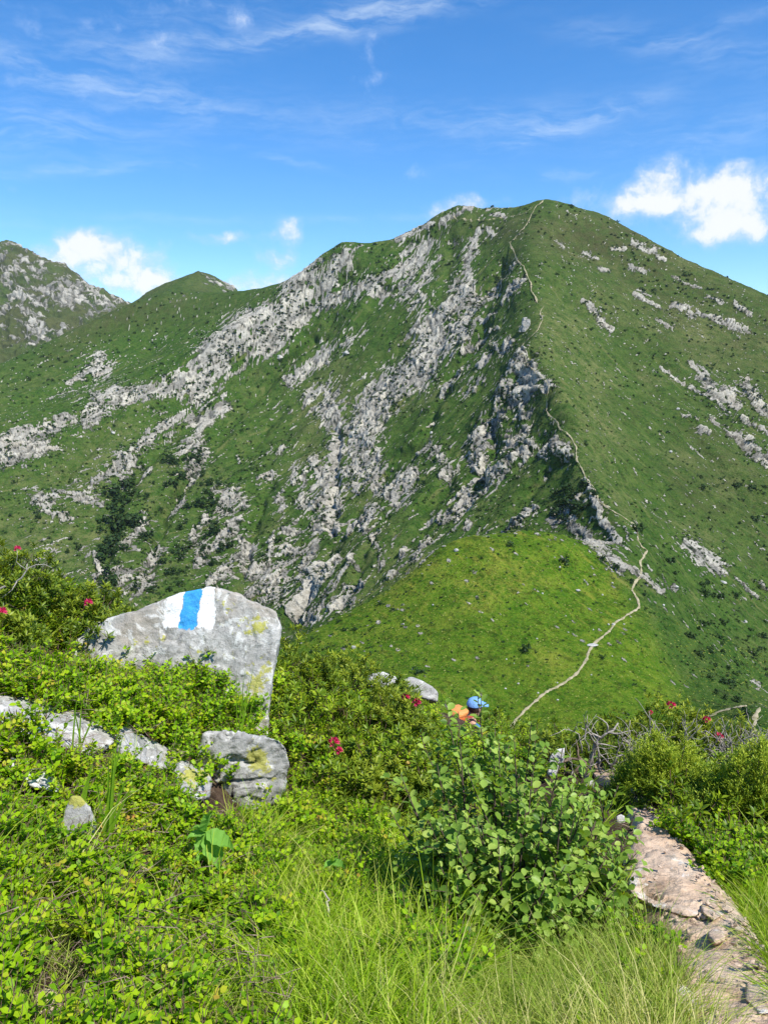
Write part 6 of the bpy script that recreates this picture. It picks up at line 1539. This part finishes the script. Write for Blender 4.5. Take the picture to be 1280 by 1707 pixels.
def build_hiker():
    SKIN = plain('hiker_skin', (.52, .30, .21), .55); SHIRT = plain('blue_shirt', (.045, .17, .36)); CAP = plain('light_blue_cap', (.17, .36, .68)); PACK = plain('orange_backpack_cloth', (.62, .15, .035), .6)  # skin is one even tone, mottled by noise
    LID = plain('faded_orange_lid', (.72, .27, .07), .6); RED = plain('dark_red_pack_bottom', (.34, .035, .02), .7); DARK = plain('dark_trousers', (.03, .035, .05)); HAIR = plain('brown_hair', (.06, .035, .02)); WHITE_ = plain('pale_collar', (.72, .66, .62)); BOOT = plain('brown_boots', (.09, .055, .035))
    head = at(792, 1180, 9.8)                    # centre of the head
    f = unit(np.array((.85, .52, 0))); s = np.array((f[1], -f[0], 0)); up = np.array((0, 0, 1.0))
    zg = float(G(head[0], head[1]))
    H = 1.60
    foot0 = head + up * (-(H - .12)) - f * .30
    root = empty('person', (foot0[0], foot0[1], foot0[2])); tag(root, 'hiker in a light blue cap with an orange backpack, going down behind the leafy shrub', 'person')
    W = lambda a, b, c: f * a + s * b + up * c        # forward, to the side, up - from the feet
    hc = head - foot0; hf, hz = hc @ f, hc[2]
    pel = W(-.10, 0, .86); chest = W(.15, 0, 1.24); neck = W(hf - .07, 0, hz - .12); hd = W(hf, 0, hz)
    body_v = [pel, W(.02, 0, 1.05), chest, neck, W(hf - .02, 0, hz - .08), hd + up * .02, hd + up * .07,
              W(.05, .10, .80), W(.20, .11, .46), W(.04, .11, .10), W(.20, .12, .03), W(-.01, -.10, .80), W(-.02, -.11, .45), W(-.24, -.11, .12), W(-.08, -.12, .03),
              W(.18, .19, 1.28), W(.14, .27, 1.00), W(.34, .26, .84), W(.42, .25, .82), W(.18, -.19, 1.28), W(.16, -.27, 1.00), W(.38, -.24, .88), W(.46, -.23, .87)]
    ed = [(0, 1), (1, 2), (2, 3), (3, 4), (4, 5), (5, 6), (0, 7), (7, 8), (8, 9), (9, 10), (0, 11), (11, 12), (12, 13), (13, 14), (2, 15), (15, 16), (16, 17), (17, 18), (2, 19), (19, 20), (20, 21), (21, 22)]
    rd = [.13, .125, .14, .055, .075, .088, .055, .09, .062, .042, .036, .09, .062, .042, .036, .06, .046, .034, .028, .06, .046, .034, .028]
    skin_mesh('body', body_v, ed, rd, SKIN, root)
    # fingers
    for sd in (1, -1):
        w0 = W(.43, .25 * sd, .82) if sd > 0 else W(.47, -.23, .87)
        for k in range(5):
            a = (k - 2) * .018; q = [w0 + s * a, w0 + s * a * 1.3 + f * .045 - up * .012, w0 + s * a * 1.4 + f * .07 - up * .035, w0 + s * a * 1.4 + f * .072 - up * .055]
            if k == 4: q = [w0 - f * .02 + s * .03 * sd, w0 + f * .01 + s * .05 * sd, w0 + f * .035 + s * .055 * sd - up * .01]
            skin_mesh('finger', q, [(i, i + 1) for i in range(len(q) - 1)], [.010, .009, .008, .007][:len(q)], SKIN, root, 1)
    skin_mesh('shirt', [pel + up * .04, W(.02, 0, 1.05), chest, W(hf - .08, 0, hz - .20), W(.18, .19, 1.28), W(.16, .26, 1.06), W(.18, -.19, 1.28), W(.18, -.26, 1.06)], [(0, 1), (1, 2), (2, 3), (2, 4), (4, 5), (2, 6), (6, 7)],
              [.148, .145, .16, .075, .078, .062, .078, .062], SHIRT, root)
    skin_mesh('trousers', [pel, W(.05, .10, .80), W(.20, .11, .46), W(.05, .11, .14), W(-.01, -.10, .80), W(-.02, -.11, .45), W(-.22, -.11, .15)], [(0, 1), (1, 2), (2, 3), (0, 4), (4, 5), (5, 6)], [.15, .105, .075, .058, .105, .075, .058], DARK, root)
    for q in ((W(.02, .115, .05), W(.13, .12, .03), W(.22, .12, .025)), (W(-.26, -.115, .08), W(-.15, -.12, .04), W(-.06, -.12, .025))):
        skin_mesh('boot', list(q), [(0, 1), (1, 2)], [.055, .05, .042], BOOT, root, 1)
    skin_mesh('collar', [W(hf - .12, .06, hz - .19), W(hf - .13, 0, hz - .18), W(hf - .12, -.06, hz - .19)], [(0, 1), (1, 2)], [.035, .04, .035], WHITE_, root, 1)
    mb = MB(); ball(mb, hd + up * .028 - f * .012, (.094, .094, .105)); mb.build('hair', [HAIR], root)
    mb = MB()
    for e in (1, -1):
        ball(mb, hd + s * .088 * e + f * -.005, (.012, .02, .03), 6); 
    ball(mb, hd + f * .098 - up * .015, (.014, .012, .022), 6); mb.build('ears_and_nose', [SKIN], root)
    mb = MB()
    for e in (1, -1): ball(mb, hd + f * .082 + s * .033 * e + up * .012, (.011, .011, .008), 6)
    mb.build('eyes', [plain('dark_eyes', (.02, .015, .01), .2)], root)
    # cap: crown of stitched panels and a brim
    mb = MB(); V = []; F = []; n = 20; ctr = hd + up * .045
    for i in range(7):
        a = i / 6 * math.pi / 2; rr = .108 * math.cos(a) ** .8 if i < 6 else .001; z = .098 * math.sin(a)
        for j in range(n): b = 2 * math.pi * j / n; k = 1 + .012 * math.cos(b * 6); V.append(ctr + (f * math.cos(b) * 1.08 + s * math.sin(b)) * rr * k + up * z)
    for i in range(6):
        for j in range(n): F.append((i * n + j, i * n + (j + 1) % n, (i + 1) * n + (j + 1) % n, (i + 1) * n + j))
    mb.add(V, F); cap = mb.build('cap', [CAP], root)
    mb = MB(); V = []
    for j in range(9):
        b = (j / 8 - .5) * 2.1; d = f * math.cos(b) + s * math.sin(b); V += [ctr + d * .108 + up * .008, ctr + f * .06 + d * .125 - up * .018, ctr + d * .108 + up * .001, ctr + f * .06 + d * .125 - up * .024]
    F = []
    for j in range(8): a = j * 4; F += [(a, a + 1, a + 5, a + 4), (a + 2, a + 6, a + 7, a + 3), (a + 1, a + 3, a + 7, a + 5)]
    mb.add(V, F); mb.build('brim', [CAP], cap)
    # backpack on the back
    pc = W(-.05, 0, 1.37); px = W(.01, 0, 1.49)
    def sack(name, c, r3, mat, par, seed):
        m = bmesh.new(); bmesh.ops.create_cube(m, size=2); bmesh.ops.subdivide_edges(m, edges=m.edges, cuts=5, use_grid_fill=True)
        P = np.array([v.co[:] for v in m.verts]); L = np.linalg.norm(P, axis=1, keepdims=True); P = P * .55 + P / L * .62
        P += (fbm(P * 2.5 + seed, 3, seed) * .09)[:, None] * P / L + (np.abs(fbm(P * (2.2, 3, 5) + 9, 3, seed + 2)) * .22 - .06)[:, None] * P / L
        lean = .55
        Q = c + P[:, :1] * r3[0] * f + P[:, 1:2] * r3[1] * s + P[:, 2:] * r3[2] * (up + f * lean)
        o = link(name, mesh_np(name, Q, [[q.index for q in fc.verts] for fc in m.faces], [mat], None, True), par); m.free(); return o
    bp = sack('backpack', pc, (.085, .125, .145), PACK, root, 3)
    sack('top_lid', px, (.085, .12, .045), LID, bp, 8); sack('bottom_panel', W(-.12, 0, 1.25), (.085, .122, .06), RED, bp, 12); sack('front_pocket', W(-.15, 0, 1.35), (.03, .085, .09), RED, bp, 15)
    for e in (1, -1):
        skin_mesh('strap', [W(.04, .10 * e, 1.44), W(.20, .12 * e, 1.44), W(.31, .12 * e, 1.28), W(.20, .15 * e, 1.10), W(-.08, .15 * e, 1.12)], [(0, 1), (1, 2), (2, 3), (3, 4)], [(.03, .012)] * 5, RED, bp, 1)
build_hiker()
